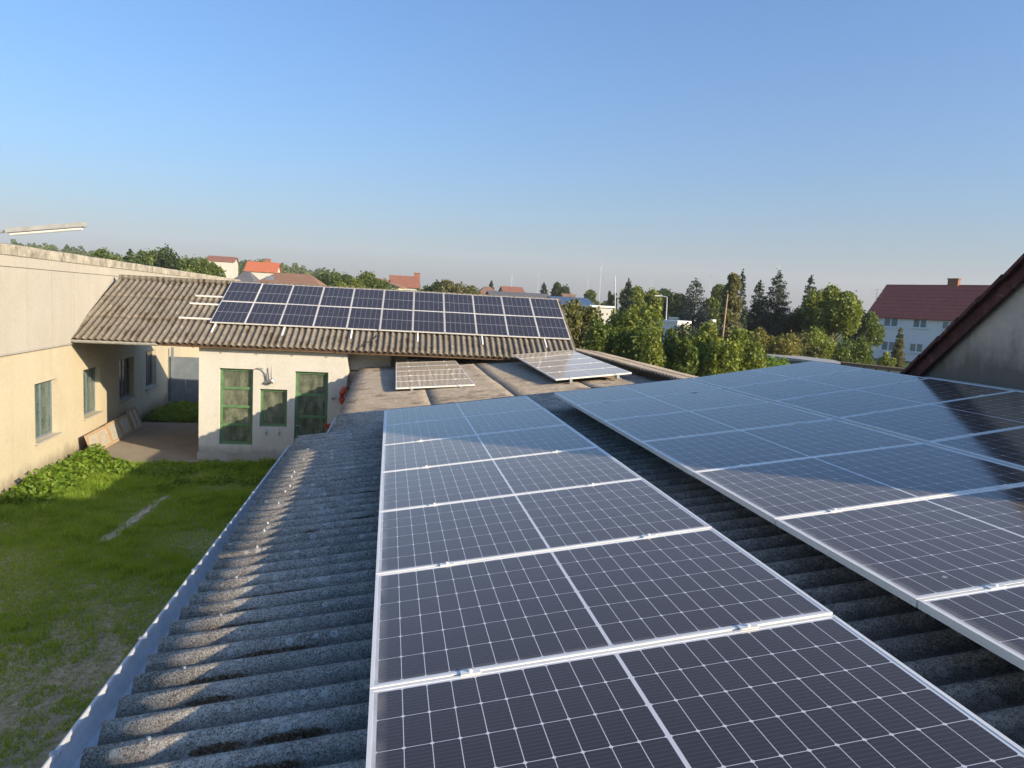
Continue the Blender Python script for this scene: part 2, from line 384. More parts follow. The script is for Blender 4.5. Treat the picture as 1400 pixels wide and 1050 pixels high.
# broad-leaved weeds at the wall feet and by the workshop
def weeds(name, spots, mat, size=0.05):
    Vs = []
    for (cx, cy, r, h, n) in spots:
        a = RNG.uniform(0, 2*np.pi, n); rr = r*np.sqrt(RNG.random(n)); px = cx+np.cos(a)*rr; py = cy+np.sin(a)*rr
        pz = h*RNG.random(n)*(1-(rr/r)**2*0.7)
        Vs.append(np.stack([px, py, pz], 1))
    P = np.concatenate(Vs); n = len(P); s = size*RNG.uniform(0.5, 1.4, n)
    d = RNG.normal(size=(n, 3)); d[:, 2] = np.abs(d[:, 2])*0.4; d /= np.linalg.norm(d, axis=1)[:, None]
    u = np.cross(d, RNG.normal(size=(n, 3))); u /= np.linalg.norm(u, axis=1)[:, None]
    V = np.stack([P, P+(d*0.5+u*0.4)*s[:, None], P+d*s[:, None]*1.1, P+(d*0.5-u*0.4)*s[:, None]], 1)
    return np_mesh(name, V.reshape(-1, 3), np.arange(4*n).reshape(-1, 4), mat)
ws = []
for k in range(40):
    y = 17.0+4.4*k/39; xw = -8.43-0.052*(y-18.5); ws.append((xw+0.35+random.uniform(0, .5), y, random.uniform(.2, .45), random.uniform(.2, .5), 320))
tag(weeds('weed_border', ws, M_weed, 0.09), 'bright sunlit weeds along the foot of the cream hall wall', 'weeds', kind='stuff')
ws = []
for k in range(46):
    x = random.uniform(-6.2, -1.3); y = 21.0-abs(random.gauss(0, 1.2))-0.1
    ws.append((x, y, random.uniform(.2, .45), random.uniform(.06, .2), 200))
for k in range(12): ws.append((random.uniform(-7.9, -6.6), 20.6-random.uniform(0, 1.2), .35, random.uniform(.12, .26), 220))
tag(weeds('weed_patch', ws, M_weed, 0.085), 'leafy green weeds in front of the workshop plinth', 'weeds', kind='stuff')
ws = [(-8.6+random.uniform(0, 3.0), random.uniform(27.6, 31.8), .5, random.uniform(.1, .5), 260) for k in range(40)]
tag(weeds('shaded_undergrowth', ws, M_weed, 0.09), 'dark shaded weeds in front of the blue-grey gate', 'weeds', kind='stuff')

# ------------------------------------------------------------------ corrugated sheets
def corrugated(o, e_u, e_v, n, len_u, len_v, pitch, amp, phase, rows=1, per=8, thick=0.007, step=0.012, wob=0.006):
    """sheet: runs len_u up the slope, waves repeat along e_v; rows = number of lapped courses"""
    o, e_u, e_v, n = [Vector(v) for v in (o, e_u, e_v, n)]
    mb = MB(); nv = max(2, int(len_v/pitch*per)); Lr = len_u/rows
    wr = [random.uniform(-1, 1) for _ in range(int(len_v/0.9)+4)]
    for r in range(rows):
        nu = 6
        base = len(mb.v)
        for side in (0, 1):
            for j in range(nv+1):
                v = len_v*j/nv
                k = v/0.9; i0 = int(k); q = (wr[i0]*(1-(k-i0))+wr[i0+1]*(k-i0))*wob
                edge = 0.012*wr[i0]
                for i in range(nu+1):
                    u = r*Lr + (Lr+(0.12 if r < rows-1 else 0))*i/nu + (edge if i == 0 else 0)
                    hz = amp*math.sin(2*math.pi*((o+e_v*v).dot(e_v)-phase)/pitch) + q
                    hz += step*(1-i/nu) if rows > 1 else 0
                    mb.v.append(tuple(o + e_u*u + e_v*v + n*(hz - thick*side)))
        st = (nv+1)*(nu+1)
        for j in range(nv):
            for i in range(nu):
                a = base+j*(nu+1)+i; b = a+nu+1
                mb.f.append((a, a+1, b+1, b)); a2, b2 = a+st, b+st; mb.f.append((a2, b2, b2+1, a2+1))
            a = base+j*(nu+1); b = a+nu+1; mb.f.append((a, b, b+st, a+st))
            a = base+j*(nu+1)+nu; b = a+nu+1; mb.f.append((a, a+st, b+st, b))
        for j in (0, nv):
            for i in range(nu):
                a = base+j*(nu+1)+i; mb.f.append((a, a+st, a+1+st, a+1) if j == 0 else (a, a+1, a+1+st, a+st))
    return mb

T1 = Vector((-0.024, 8.737, 3.558)); XU = Vector((0.991, 0, 0.134)).normalized(); NN = Vector((-0.134, 0, 0.991)).normalized(); YV = Vector((0, 1, 0))
def on1(u, y, off=0.0):
    p = T1 + XU*u + NN*off; return Vector((p.x, y, p.z))
AMP = 0.028
annex = thing('annex_building', (1.5, 5, 0), 'low annex under the foreground solar panels with weathered corrugated roof and zinc gutter', 'building')
OFFR = -0.235-AMP
corrugated(on1(-1.07, -1.5, OFFR), XU, YV, NN, 7.05, 10.5, PITCH, AMP, 0, 3, 10).build('corrugated_roof', M_roof, annex, True)
corrugated(on1(-0.66, 9.0, OFFR), XU, YV, NN, 6.6, 1.45, PITCH, AMP, 0, 3, 10).build('corrugated_roof', M_roof, annex, True)
SLO = 0.10; XL = Vector((1, 0, SLO)).normalized(); NL = Vector((-SLO, 0, 1)).normalized()
corrugated((-0.86, 10.4, 2.74), XL, YV, NL, 6.8, 13.3, PITCH, AMP, 0, 4, 8, 0.007, 0.004).build('lower_roof', M_roof_tan, annex, True)
XR = Vector((1, 0, -0.11)).normalized(); NR = Vector((0.11, 0, 1)).normalized()
corrugated((5.72, 11.2, 3.60), XR, YV, NR, 1.6, 13.0, PITCH, AMP, 0, 2, 8).build('ridge_sheet', M_roof_tan, annex, True)
wl = MB(); wl.box(-0.78, -1.4, 0, 6.0, 10.6, 3.02); wl.box(-0.6, 10.601, 0, 5.9, 23.0, 2.5); wl.box(5.9, 10.7, 0, 7.2, 24.0, 3.32)
wl.build('wall', M_white_plaster, annex)
cp = MB(); cp.obox(on1(-0.55, 10.46, -0.32), XU*6.6, (0, 0.05, 0), NN*0.06); cp.build('verge_board', M_wood, annex)
# fixing caps on the crests: low washers with bolt heads
def gutter(pa, pb, wid, dep, thick=0.004, bead=0.009, n=9):
    pa, pb = Vector(pa), Vector(pb); d = (pb-pa).normalized(); side = d.cross(Vector((0,0,1))).normalized()
    # pa/pb lie on the outer rim; trough extends along +side
    mb = MB(); prof = []
    for i in range(n+1):
        a = math.pi*i/n; prof.append((wid/2-math.cos(a)*wid/2, -math.sin(a)*dep))
    inner = [(x*(wid-2*thick)/wid+thick, z*(dep-thick)/dep) for x, z in prof]
    ring = prof + inner[::-1]; m = len(ring); N = 24
    for s in range(N+1):
        p = pa+(pb-pa)*(s/N); jz = random.uniform(-.004, .004)
        for x, z in ring: mb.v.append(tuple(p+side*x+Vector((0, 0, z+jz))))
    for s in range(N):
        for i in range(m): mb.f.append((s*m+i, s*m+(i+1)%m, (s+1)*m+(i+1)%m, (s+1)*m+i))
    mb.f.append(tuple(range(m))); mb.f.append(tuple(N*m+i for i in reversed(range(m))))
    mb.tube([pa, pb], bead, 8)
    return mb
gr_a, gr_b = atz(60, 1050, 3.10), atz(396, 609, 3.10)
ext = (gr_a-gr_b).normalized()
g1 = gutter(gr_a+ext*3.6, gr_b, 0.17, 0.10).build('gutter', M_gutter, annex, False)
for k in range(9):
    p = gr_b + ext*(0.25+0.95*k)
    br = MB(); br.obox(p+Vector((-0.012, -0.011, 0.0)), (0.035, 0, 0.0), (0, 0.022, 0), (0, 0, 0.012)); br.obox(p+Vector((-0.013, -0.014, -0.02)), (0.004, 0, 0), (0, 0.028, 0), (0, 0, 0.026))
    br.build('gutter_bracket', M_steel, g1)
g2a, g2b = on1(-0.76, 9.02, -0.30), on1(-0.74, 10.45, -0.30)
gutter(g2a, g2b, 0.14, 0.09).build('gutter', M_gutter, annex, False)
capo = None
for u0 in (-0.84, 1.95):
    for k in range(4, 50):
        if (k % 3) == 0 or random.random() < 0.08:
            p = on1(u0+random.uniform(-.02, .02), PITCH*(k+0.25), OFFR+AMP)
            if capo is None:
                bx = MB(); bx.tube([(0, 0, 0), NN*0.006], 0.017, 10); bx.tube([NN*0.006, NN*0.018], 0.008, 6); capo = bx.build('fixing_cap', M_steel, annex, local=True); c_ = capo
            else: c_ = capo.copy(); COL.objects.link(c_)
            c_.parent = annex; c_.location = p - annex.location
# moss cushions lying in the troughs of the near sheets
def moss_bed():
    Ps = []
    for k in range(8, 52):
        yv = PITCH*(k+0.90)
        for _ in range(RNG.integers(0, 3 if k < 24 else 2)):
            u0 = RNG.uniform(-0.75, -0.15); L = RNG.uniform(0.08, 0.42); m = int(3200*L)
            u = u0+L*(RNG.random(m)-.5)*RNG.uniform(.5, 1, m); wv = 0.028*np.sqrt(np.clip(1-((u-u0)/(L/2+1e-6))**2, 0.05, 1))
            q = RNG.normal(0, .5, m); y = yv-0.004+np.clip(q, -1.1, 1.0)*wv; h = OFFR-0.59*AMP+0.8*(y-yv)+0.003+0.016*np.exp(-q*q*1.5)*RNG.uniform(.2, 1, m)
            Ps.append(np.stack([T1.x+XU.x*u+NN.x*h, y, T1.z+XU.z*u+NN.z*h], 1))
    P = np.concatenate(Ps); V = leaves_small(P, 0.014)
    return np_mesh('roof_moss', V.reshape(-1, 3), np.arange(4*len(P)).reshape(-1, 4), M_moss)
def leaves_small(P, size):
    n = len(P); s = size*RNG.uniform(0.5, 1.3, n)[:, None]
    d = RNG.normal(size=(n, 3)); d /= np.linalg.norm(d, axis=1)[:, None]; u = np.cross(d, RNG.normal(size=(n, 3))); u /= np.linalg.norm(u, axis=1)[:, None]
    return np.stack([P-d*s*.5, P+u*s*.4, P+d*s*.5, P-u*s*.4], 1)
M_moss = leaf_material('brown_moss', (0.07, 0.045, 0.022), (0.15, 0.10, 0.052), (0.26, 0.185, 0.11), 0.1)
tag(moss_bed(), 'brown dry moss lying in the troughs of the foreground roof sheets', 'moss', kind='stuff')

# ------------------------------------------------------------------ solar modules
ORD = ['first', 'second', 'third', 'fourth', 'fifth', 'sixth', 'seventh', 'eighth', 'ninth', 'tenth', 'eleventh']
def bar(mb, a, b, c, d, zt, side):   # frame bar between corners with grooved outer side
    pass
def make_panel(name, W, H, cells, label, group, clamps=True, feet=False, lip=0.014):
    t = thing(name, (0, 0, 0), label, 'solar panel', group)
    hh = 0.035
    fr = MB()
    def ringbar(i, z0, z1):    # rectangular ring with outer inset i
        fr.box(i, i, z0, W-i, lip, z1); fr.box(i, H-lip, z0, W-i, H-i, z1)
        fr.box(i, lip, z0, lip, H-lip, z1); fr.box(W-lip, lip, z0, W-i, H-lip, z1)
    ringbar(0.0, -0.010, 0.0); ringbar(0.0022, -0.0135, -0.010); ringbar(0.0, -0.022, -0.0135); ringbar(0.0022, -0.0255, -0.022); ringbar(0.0, -hh, -0.0255)
    fr.build('frame', M_alu, t, local=True)
    gl = MB(); gl.add([(lip, lip, -0.0015), (W-lip, lip, -0.0015), (W-lip, H-lip, -0.0015), (lip, H-lip, -0.0015), (lip, lip, -0.007), (W-lip, lip, -0.007), (W-lip, H-lip, -0.007), (lip, H-lip, -0.007)],
                      [(0,1,2,3), (7,6,5,4)])
    w_, h_ = W-2*lip, H-2*lip
    gl.uv = [(0,0), (w_,0), (w_,h_), (0,h_)] + [(0,h_), (w_,h_), (w_,0), (0,0)]
    gl.build('cell_glass', cells, t, local=True)
    if clamps:
        for uu in (0.20, 0.80):
            c = MB(); c.box(W*uu-0.035, -0.022, 0.0005, W*uu+0.035, 0.010, 0.004); c.box(W*uu-0.035, -0.0085, -0.030, W*uu+0.035, -0.0015, 0.0005)
            c.tube([(W*uu, -0.006, 0.004), (W*uu, -0.006, 0.012)], 0.0065, 8)
            c.build('mid_clamp', M_alu, t, local=True)
    if feet:
        for uu in (0.2, 0.82):
            c = MB(); c.box(W*uu-0.03, 0.005, -0.10, W*uu+0.03, 0.045, -hh); c.obox((W*uu-0.05, -0.06, -0.11), (0.1, 0, 0), (0, 0.16, 0), (0, 0, 0.012))
            c.build('support_foot', M_steel, t, local=True)
    return t
def frame_rot(ex, ey):
    ex = Vector(ex).normalized(); ey = Vector(ey).normalized(); ez = ex.cross(ey).normalized(); ey = ez.cross(ex)
    return Matrix((ex, ey, ez)).transposed().to_euler()
RP = frame_rot(XU, YV)
PP = 1.058
def jit(e, a=0.10): return (e[0]+R(random.uniform(-a, a)), e[1]+R(random.uniform(-a, a)), e[2])
def row_name(i, n): return ORD[i]
g_left = 'solar panels of the narrow left column'
p0 = make_panel('solar_panel', 1.755, 1.048, M_cells, 'x', g_left)
for i in range(7):
    o = p0 if i == 0 else dup(p0)
    o.location = on1(0.0, T1.y-i*PP-1.0475); o.rotation_euler = jit(RP)
    o['label'] = ('%s solar panel from the far end of the narrow column along the gutter side' % ORD[i]) if i < 6 else 'nearest landscape solar panel of the single column, cut off by the bottom of the photo'
g_right = 'solar panels of the wide right array'
for i in range(8):  # last panel is out of view, added to shade the roof beside it
    dup(p0, on1(2.112, T1.y-i*PP-1.0475), '%s solar panel from the far end in the left column of the wide right array' % ORD[i], g_right, jit(RP))
XU2 = (XU*math.cos(R(1.9))+NN*math.sin(R(1.9)))
RP2 = frame_rot(XU2, YV)
for i in range(5):
    dup(p0, on1(3.905, T1.y-i*PP-1.038, 0.002), '%s solar panel from the far end in the right column beside the tan gable wall' % ORD[i], g_right, jit(RP2))
# rails under the arrays
def rail(a, b, label, group, nm='mounting_rail', wd=0.04, ht=0.04, up=NN):
    a, b, up = Vector(a), Vector(b), Vector(up)
    d = (b-a).normalized(); s = d.cross(up).normalized()
    t = MB()
    t.obox(a-s*wd/2, d*(b-a).length, s*wd, up*ht*0.55); t.obox(a-s*wd/2+up*ht*0.55+s*wd*0.12, d*(b-a).length, s*wd*0.76, up*ht*0.45)
    o = t.build(nm, M_alu); tag(o, label, 'rail', group); return o
for (u0, nm, gname) in ((0.35, 'aluminium rail hidden under the left side of the narrow column', 'rails under the foreground arrays'), (1.40, 'aluminium rail hidden under the right side of the narrow column', 'rails under the foreground arrays'),
            (2.46, 'aluminium rail under the left edge of the wide right array', 'rails under the foreground arrays'), (3.52, 'aluminium rail under the middle of the wide right array', 'rails under the foreground arrays')):
    rail(on1(u0, 1.2, -0.078), on1(u0, 8.76, -0.078), nm, gname)
for (u0, tt) in ((0.35, 0), (1.40, 0), (2.46, 0), (3.52, 0)):
    pass
# two arrays on the lower roof
def small_array(o, cs, ps, yaw, n, what, group):
    ex = Vector((math.cos(cs)*math.cos(yaw), math.cos(cs)*math.sin(yaw), math.sin(cs))); ey = Vector((-math.sin(yaw)*math.cos(ps), math.cos(yaw)*math.cos(ps), math.sin(ps)))
    rot = frame_rot(ex, ey); first = None
    for i in range(n):
        lab = '%s sunlit dusty panel from the near end of the %s' % (ORD[i], what)
        if first is None:
            first = make_panel('solar_panel', 1.755, 1.048, M_cells_dusty, lab, group, True, True); r = first; first_no = None
        else:
            if first_no is None:
                first_no = make_panel('solar_panel', 1.755, 1.048, M_cells_dusty, lab, group, True, False); r = first_no
            else: r = dup(first_no, None, lab)
        r.location = Vector(o)+ey*(i*PP); r.rotation_euler = rot
small_array((0.188, 15.94, 2.965), 0.079, 0.016, -0.008, 6, 'left array on the lower roof', 'panels of the left array on the lower roof')
small_array((3.646, 15.346, 3.344), 0.120, 0.025, 0.012, 5, 'right array on the lower roof', 'panels of the right array on the lower roof')

# ------------------------------------------------------------------ left hall
HY = R(3.0); HD = Vector((-math.sin(HY), math.cos(HY), 0)); HN = Vector((math.cos(HY), math.sin(HY), 0)); HP = Vector((-8.43, 18.5, 0))
def hall(s, z, d=0.0): return HP + HD*(s-18.5) + Vector((0, 0, z)) + HN*d
hallb = thing('hall_building', hall(25, 0, -5), 'long cream flat-topped hall along the left side of the yard', 'building')
S0, S1 = 6.0, 52.0
wins = [(15.2, 16.9, 0.93, 2.40), (19.09, 20.5, 0.93, 2.38), (22.38, 23.8, 1.0, 2.40), (25.7, 27.35, 1.0, 2.41), (28.92, 30.4, 1.03, 2.44)]
hw = MB()
def hbox(mb, s0, s1, z0, z1, d0, d1): return mb.obox(hall(s0, z0, d0), HD*(s1-s0), HN*(d1-d0), (0, 0, z1-z0))
prev = S0
for (a, b, z0, z1) in wins:
    hbox(hw, prev, a, 0, 3.25, -0.35, 0); hbox(hw, a, b, 0, z0, -0.35, 0); hbox(hw, a, b, z1, 3.25, -0.35, 0); prev = b
hbox(hw, prev, S1, 0, 3.25, -0.35, 0); hbox(hw, S0, S1, 3.25, 5.45, -0.35, 0.0); hbox(hw, S0, S1, 0, 5.4, -9, -0.36)
hw.build('wall', M_cream, hallb)
cl = MB(); s = S0
while s < S1:
    L = random.choice((1.2, 1.2, 1.5, 2.4, 3.0)); e = min(s+L-0.03, S1); d = 0.05+random.uniform(0, 0.02)
    hbox(cl, s, e, 3.25, 5.16, 0.002, d); s += L
cl.build('cladding', M_clad, hallb)
fb = MB(); s = S0
while s < S1:
    e = min(s+1.488, S1); hbox(fb, s, e, 5.175, 5.44, 0.002, 0.045+random.uniform(0, .004)); s += 1.5
fb.build('fascia_board', M_clad, hallb)
ledge = MB(); hbox(ledge, S0, S1, 3.215, 3.247, 0.002, 0.065); ledge.build('drip_ledge', M_plinth, hallb)
cap = MB(); n = int((S1-S0)/0.13*6)
for j in range(n+1):
    s = S0+(S1-S0)*j/n; d = 0.075+0.02*math.sin(2*math.pi*s/0.13)
    cap.v += [tuple(hall(s, 5.43, d)), tuple(hall(s, 5.66+0.008*math.sin(s*2.1), d)), tuple(hall(s, 5.70+0.008*math.sin(s*2.1), -0.3)), tuple(hall(s, 5.43, -0.3))]
    if j:
        a = (j-1)*4; b = j*4; cap.f += [(a, b, b+1, a+1), (a+1, b+1, b+2, a+2), (a, a+3, b+3, b)]
cap.build('corrugated_coping', M_coping, hallb)
hr = MB(); hbox(hr, S0, S1, 5.45, 5.6, -9.2, -0.31); hr.build('flat_roof', M_plinth, hallb)
for (a, b, z0, z1) in wins:
    fm = MB(); t = 0.06
    hbox(fm, a, a+t, z0, z1, -0.20, -0.14); hbox(fm, b-t, b, z0, z1, -0.20, -0.14); hbox(fm, a+t, b-t, z0, z0+t, -0.20, -0.14); hbox(fm, a+t, b-t, z1-t, z1, -0.20, -0.14)
    hbox(fm, (a+b)/2-0.02, (a+b)/2+0.02, z0+t, z1-t, -0.195, -0.145)
    wn = fm.build('window', M_gate, hallb)
    pn = MB(); hbox(pn, a+t, b-t, z0+t, z1-t, -0.175, -0.165); pn.build('pane', M_pane_teal if a < 24 else M_pane_dark, wn)
    sl = MB(); hbox(sl, a-0.05, b+0.05, z0-0.05, z0-0.002, -0.14, 0.07); sl.build('sill', M_plinth, wn)
# yard lamp on an arm above the hall roof
la, lb = at(9, 317, 14), at(117, 308.5, 14)
lamp = thing('yard_lamp', la, 'grey tube luminaire on a thin arm sticking out above the hall coping', 'lamp')
d = (lb-la).normalized(); up = Vector((0, 0, 1)); sd_ = d.cross(up).normalized()
lm = MB(); lm.prism([la+sd_*-0.07+up*-0.02, la+sd_*0.07+up*-0.02, la+sd_*0.05+up*0.06, la+sd_*-0.05+up*0.06], lb-la); lm.build('housing', M_lamp_grey, lamp)
lt = MB(); lt.tube([la+up*-0.04+d*0.06, lb+up*-0.04-d*0.06], 0.035, 10); lt.build('tube_cover', M_white, lamp)
pole_top = la - d*1.6 + Vector((0, 0, -0.12))
ar = MB(); ar.tube([la+up*0.01, la-d*0.6+up*-0.02, pole_top, Vector((pole_top.x, pole_top.y, 5.58))], 0.022, 8); ar.build('arm', M_lamp_grey, lamp)
# timber frames leaning on the wall
def lean_frame(s0, s1, h, mull, lab, dd):
    t = thing('timber_frame', hall((s0+s1)/2, 0.03, 0.35), lab, 'window frame', 'old frames leaning on the hall wall')
    b0 = hall(s0, 0.04, 0.42+dd); e = HD*(s1-s0); lean = Vector((0, 0, h*0.93)) - HN*(h*0.33); th = HN*0.05
    def fb(mb, x0, x1, y0, y1): mb.obox(b0+e*x0+lean*y0, e*(x1-x0), lean*(y1-y0), th)
    k = 0.07/(s1-s0); v = 0.07/h
    mb = MB(); fb(mb, 0, 1, 0, v); fb(mb, 0, 1, 1-v, 1); fb(mb, 0, k, v, 1-v); fb(mb, 1-k, 1, v, 1-v); mb.build('frame_bars', M_frame_wood, t)
    if mull:
        mm = MB(); fb(mm, 0.5-k/3, 0.5+k/3, v, 1-v); mm.build('mullion', M_frame_wood, t)
    pn = MB(); pn.obox(b0+e*k+lean*v+HN*0.02, e*(1-2*k), lean*(1-2*v), HN*0.006); pn.build('pane', M_frost, t)
M_frost = simple('dusty_pale_glass', (0.42, 0.38, 0.30), 0.35, 0, 0.15, 8)
lean_frame(21.7, 23.4, 0.62, True, 'nearest two-light timber frame leaning on the hall wall in full sun', 0.0)
lean_frame(23.45, 24.5, 0.64, False, 'half shaded square timber frame leaning second along the hall wall', 0.02)
lean_frame(24.55, 25.6, 0.62, False, 'dark shaded timber frame leaning third along the hall wall', 0.0)
lean_frame(25.65, 26.6, 0.72, True, 'farthest and tallest timber frame leaning beside the weeds', 0.03)

# ------------------------------------------------------------------ workshop with green windows
FY = R(-2); FD = Vector((math.cos(FY), math.sin(FY), 0)); FN = Vector((math.sin(FY), -math.cos(FY), 0)); FP = Vector((-5.28, 21.53, 0)); FK = 1.0165
def fac(u, z, d=0.0): return FP + FD*(u*FK) + FN*d + Vector((0, 0, CAM_H-(CAM_H-z)*FK))
ws_ = thing('workshop_building', fac(4, 0, -3), 'cream workshop with green-framed windows under the far corrugated roof', 'building')
def fbox(mb, u0, u1, z0, z1, d0, d1): return mb.obox(fac(u0, z0, d0), FD*(u1-u0)*FK, FN*(d1-d0), (0, 0, (z1-z0)*FK))
ops = [(0.55, 1.46, 0.55, 2.73), (1.65, 2.40, 1.10, 2.18), (2.61, 3.53, 0.10, 2.72)]
fw = MB(); prev = 0.0; FE = 4.05
for (a, b, z0, z1) in ops:
    fbox(fw, prev, a, 0.32, 3.3, -0.3, 0); fbox(fw, a, b, 0.32 if z0 > 0.4 else 0.08, z0, -0.3, 0); fbox(fw, a, b, z1, 3.3, -0.3, 0); prev = b
fbox(fw, prev, FE, 0.32, 3.3, -0.3, 0)
fbox(fw, 0.0, 0.3, 0.0, 3.3, -5.6, -0.301)                # side wall to the passage
fbox(fw, FE-0.3, FE, 0, 3.3, -0.9, -0.301); fbox(fw, FE-0.29, 5.25, 0, 3.6, -1.2, -0.901)   # recessed right part
fbox(fw, 0.0, 10.6, 0, 3.5, -5.9, -5.6)
fbox(fw, 6.0, 10.6, 0, 3.4, -5.59, -3.2)
fw.build('wall', M_white_plaster, ws_)
pl = MB(); fbox(pl, -0.03, 2.6, 0, 0.318, -0.3, 0.03); fbox(pl, 3.54, FE, 0, 0.318, -0.3, 0.03); pl.build('plinth', M_plinth, ws_)
post = MB(); fbox(post, 5.26, 5.75, 0, 3.6, -1.35, -1.1); post.build('yellow_post', M_cream, ws_)
drk = MB(); fbox(drk, 0.31, 3.7, 0.05, 3.3, -1.3, -1.2); drk.build('interior_dark_sheet', M_black, ws_)  # black sheet added behind the openings to stand in for the dark interior
def four_light(a, b, z0, z1, n, name):
    t = 0.075; fm = MB()
    fbox(fm, a, a+t, z0, z1, -0.16, -0.09); fbox(fm, b-t, b, z0, z1, -0.16, -0.09)
    for k in range(n+1):
        zc = z0+(z1-z0-t)*k/n; fbox(fm, a+t, b-t, zc, zc+t, -0.16, -0.09)
    o = fm.build(name, M_green, ws_)
    for k in range(n):
        zc = z0+(z1-z0-t)*k/n; pn = MB(); fbox(pn, a+t, b-t, zc+t, zc+(z1-z0-t)/n, -0.132, -0.122); pn.build('pane', M_pane_green, o)
    return o
four_light(*ops[0], 4, 'window'); four_light(*ops[1], 1, 'window')
dr = four_light(*ops[2], 4, 'door')
hd = MB(); hd.tube([fac(2.66, 1.15, -0.08), fac(2.66, 1.15, -0.03), fac(2.76, 1.15, -0.03)], 0.012, 6); hd.build('handle', M_steel, dr)
# roof plane
A0 = Vector((-8.62, 21.36, 3.38)); eF = FD.copy(); upF = (Vector((0.0349, 0.99939, 0))*math.cos(R(26.3))+Vector((0, 0, math.sin(R(26.3))))).normalized(); nF = eF.cross(upF).normalized()
RL = 14.3
corrugated(A0+upF*-0.03, upF, eF, nF, 3.96, RL, 0.177, 0.027, 0, 3, 8).build('corrugated_roof', M_roof_far, ws_, True)
ridge0 = A0+upF*3.93; dnB = (Vector((0.0349, 0.99939, 0))*math.cos(R(26.3))-Vector((0, 0, math.sin(R(26.3))))).normalized(); nB = eF.cross(dnB).normalized()
corrugated(ridge0, dnB, eF, nB, 3.4, RL, 0.177, 0.027, 0, 2, 6).build('corrugated_roof', M_roof_far, ws_, True)
rc = MB(); rc.tube([ridge0+nF*0.02, ridge0+eF*RL+nF*0.02], 0.09, 10); rc.build('ridge_cap', M_roof_far, ws_)
gb = MB()
for uu in (5.3, 13.9): 
    base = A0+eF*uu; gb.prism([base+upF*0.5+nF*-0.09, base+upF*3.9+nF*-0.09, base+upF*3.9+dnB*3.0+Vector((0,0,-.1)), Vector((base.x, base.y+6.2, 3.3)), Vector((base.x, base.y+0.5, 3.3))], eF*0.2)
gb.build('gable_wall', M_white_plaster, ws_)
sf = MB(); sf.obox(A0+upF*0.02+nF*-0.13, eF*RL, upF*0.03, nF*0.075); sf.build('eaves_board', M_wood, ws_)
so = MB()
for k in range(18):
    p = A0+eF*(0.2+0.81*k); so.obox(p+upF*0.12+nF*-0.165, eF*0.08, upF*3.7, nF*0.11)
so.build('rafters', M_wood, ws_)
sb = MB(); sb.obox(A0+upF*0.0+nF*-0.052, eF*RL, upF*3.8, nF*0.012); sb.build('roof_boarding', M_wood, ws_)
ga = A0+upF*0.03+nF*-0.045
gt = gutter(ga, ga+eF*2.3, 0.13, 0.085).build('gutter', M_lamp_grey, ws_)
gp = MB(); gp.tube([ga+eF*2.3+Vector((0, .05, -.05)), ga+eF*9.0+Vector((0, .05, -.05))], 0.03, 8); gp.build('gutter', M_brown_metal, ws_)
for k in range(9):
    b_ = MB(); p = ga+eF*(0.3+0.98*k); b_.obox(p+Vector((-.012, -.012, -.10)), (0.024, 0, 0), (0, 0.02, 0), (0, 0, 0.11)); b_.build('gutter_bracket', M_brown_metal, gt)
# lamp and wall fittings
wlp = thing('wall_lamp', fac(1.75, 2.45), 'bent conduit with a bulkhead lamp above the small green window', 'lamp')
q = MB(); q.tube([fac(1.47, 2.72, .03), fac(1.6, 2.78, .06), fac(1.75, 2.76, .07), fac(1.84, 2.66, .07), fac(1.86, 2.45, .06)], 0.014, 8); q.build('conduit', M_steel, wlp)
q = MB(); q.tube([fac(1.98, 2.85, .10), fac(1.98, 2.74, .11), fac(1.99, 2.60, .12), fac(2.0, 2.46, .12)], [0.008, 0.022, 0.034, 0.034], 10); q.build('bulb_glass', M_lamp_grey, wlp)
q = MB(); q.tube([fac(1.80, 2.36, .05), fac(1.92, 2.42, .10), fac(2.02, 2.44, .12), fac(2.06, 2.40, .12)], [0.03, 0.05, 0.085, 0.06], 10); q.build('lamp_socket', M_steel, wlp)
for (uu, lab) in ((1.84, 'left of the two small grey pegs under the small green window'), (2.2, 'right of the two small grey pegs under the small green window')):
    q = MB(); q.tube([fac(uu, 1.03, .015), fac(uu, 0.95, .03), fac(uu, 0.86, .015)], [0.012, 0.024, 0.014], 8); tag(q.build('wall_peg', M_steel), lab, 'peg', 'pegs under the small window')
q = MB(); q.tube([fac(3.66, 1.98, .02), fac(3.68, 2.0, .06), fac(3.74, 2.02, .06)], [0.03, 0.045, 0.03], 8); tag(q.build('door_bell', M_lamp_grey), 'small grey fitting on the wall right of the tall green door', 'fitting')
rb = thing('red_wall_cabinet', fac(4.12, 1.9, -0.2), 'red curved pipe cover at the workshop corner behind the roof edge', 'cabinet')
q = MB(); q.tube([fac(3.97, 1.85, .10), fac(3.94, 1.98, .12), fac(3.94, 2.16, .12), fac(3.99, 2.27, .12), fac(4.06, 2.3, .12)], [0.085, 0.09, 0.09, 0.085, 0.07], 10); q.build('cover', M_red, rb)
q = MB(); q.tube([fac(4.06, 2.3, .12), fac(4.5, 2.31, .12)], 0.025, 8); q.build('pipe', M_black, rb)
q = thing('red_bucket', fac(3.75, 1.0, 2.5), 'red bucket peeking over the zinc gutter by the green door', 'bucket')
bc = fac(3.66, 0.16, 0.5); w1 = MB(); w1.tube([bc+Vector((0, 0, .88)), bc+Vector((0, 0, 1.02)), bc+Vector((0, 0, 1.14)), bc+Vector((0, 0, 1.16))], [0.06, 0.10, 0.15, 0.16], 14); w1.build('pail', M_red, q)
w1 = MB(); w1.tube([bc+Vector((0, 0, 0)), bc+Vector((0, 0, .86))], 0.035, 8); w1.build('stand', M_black, q)
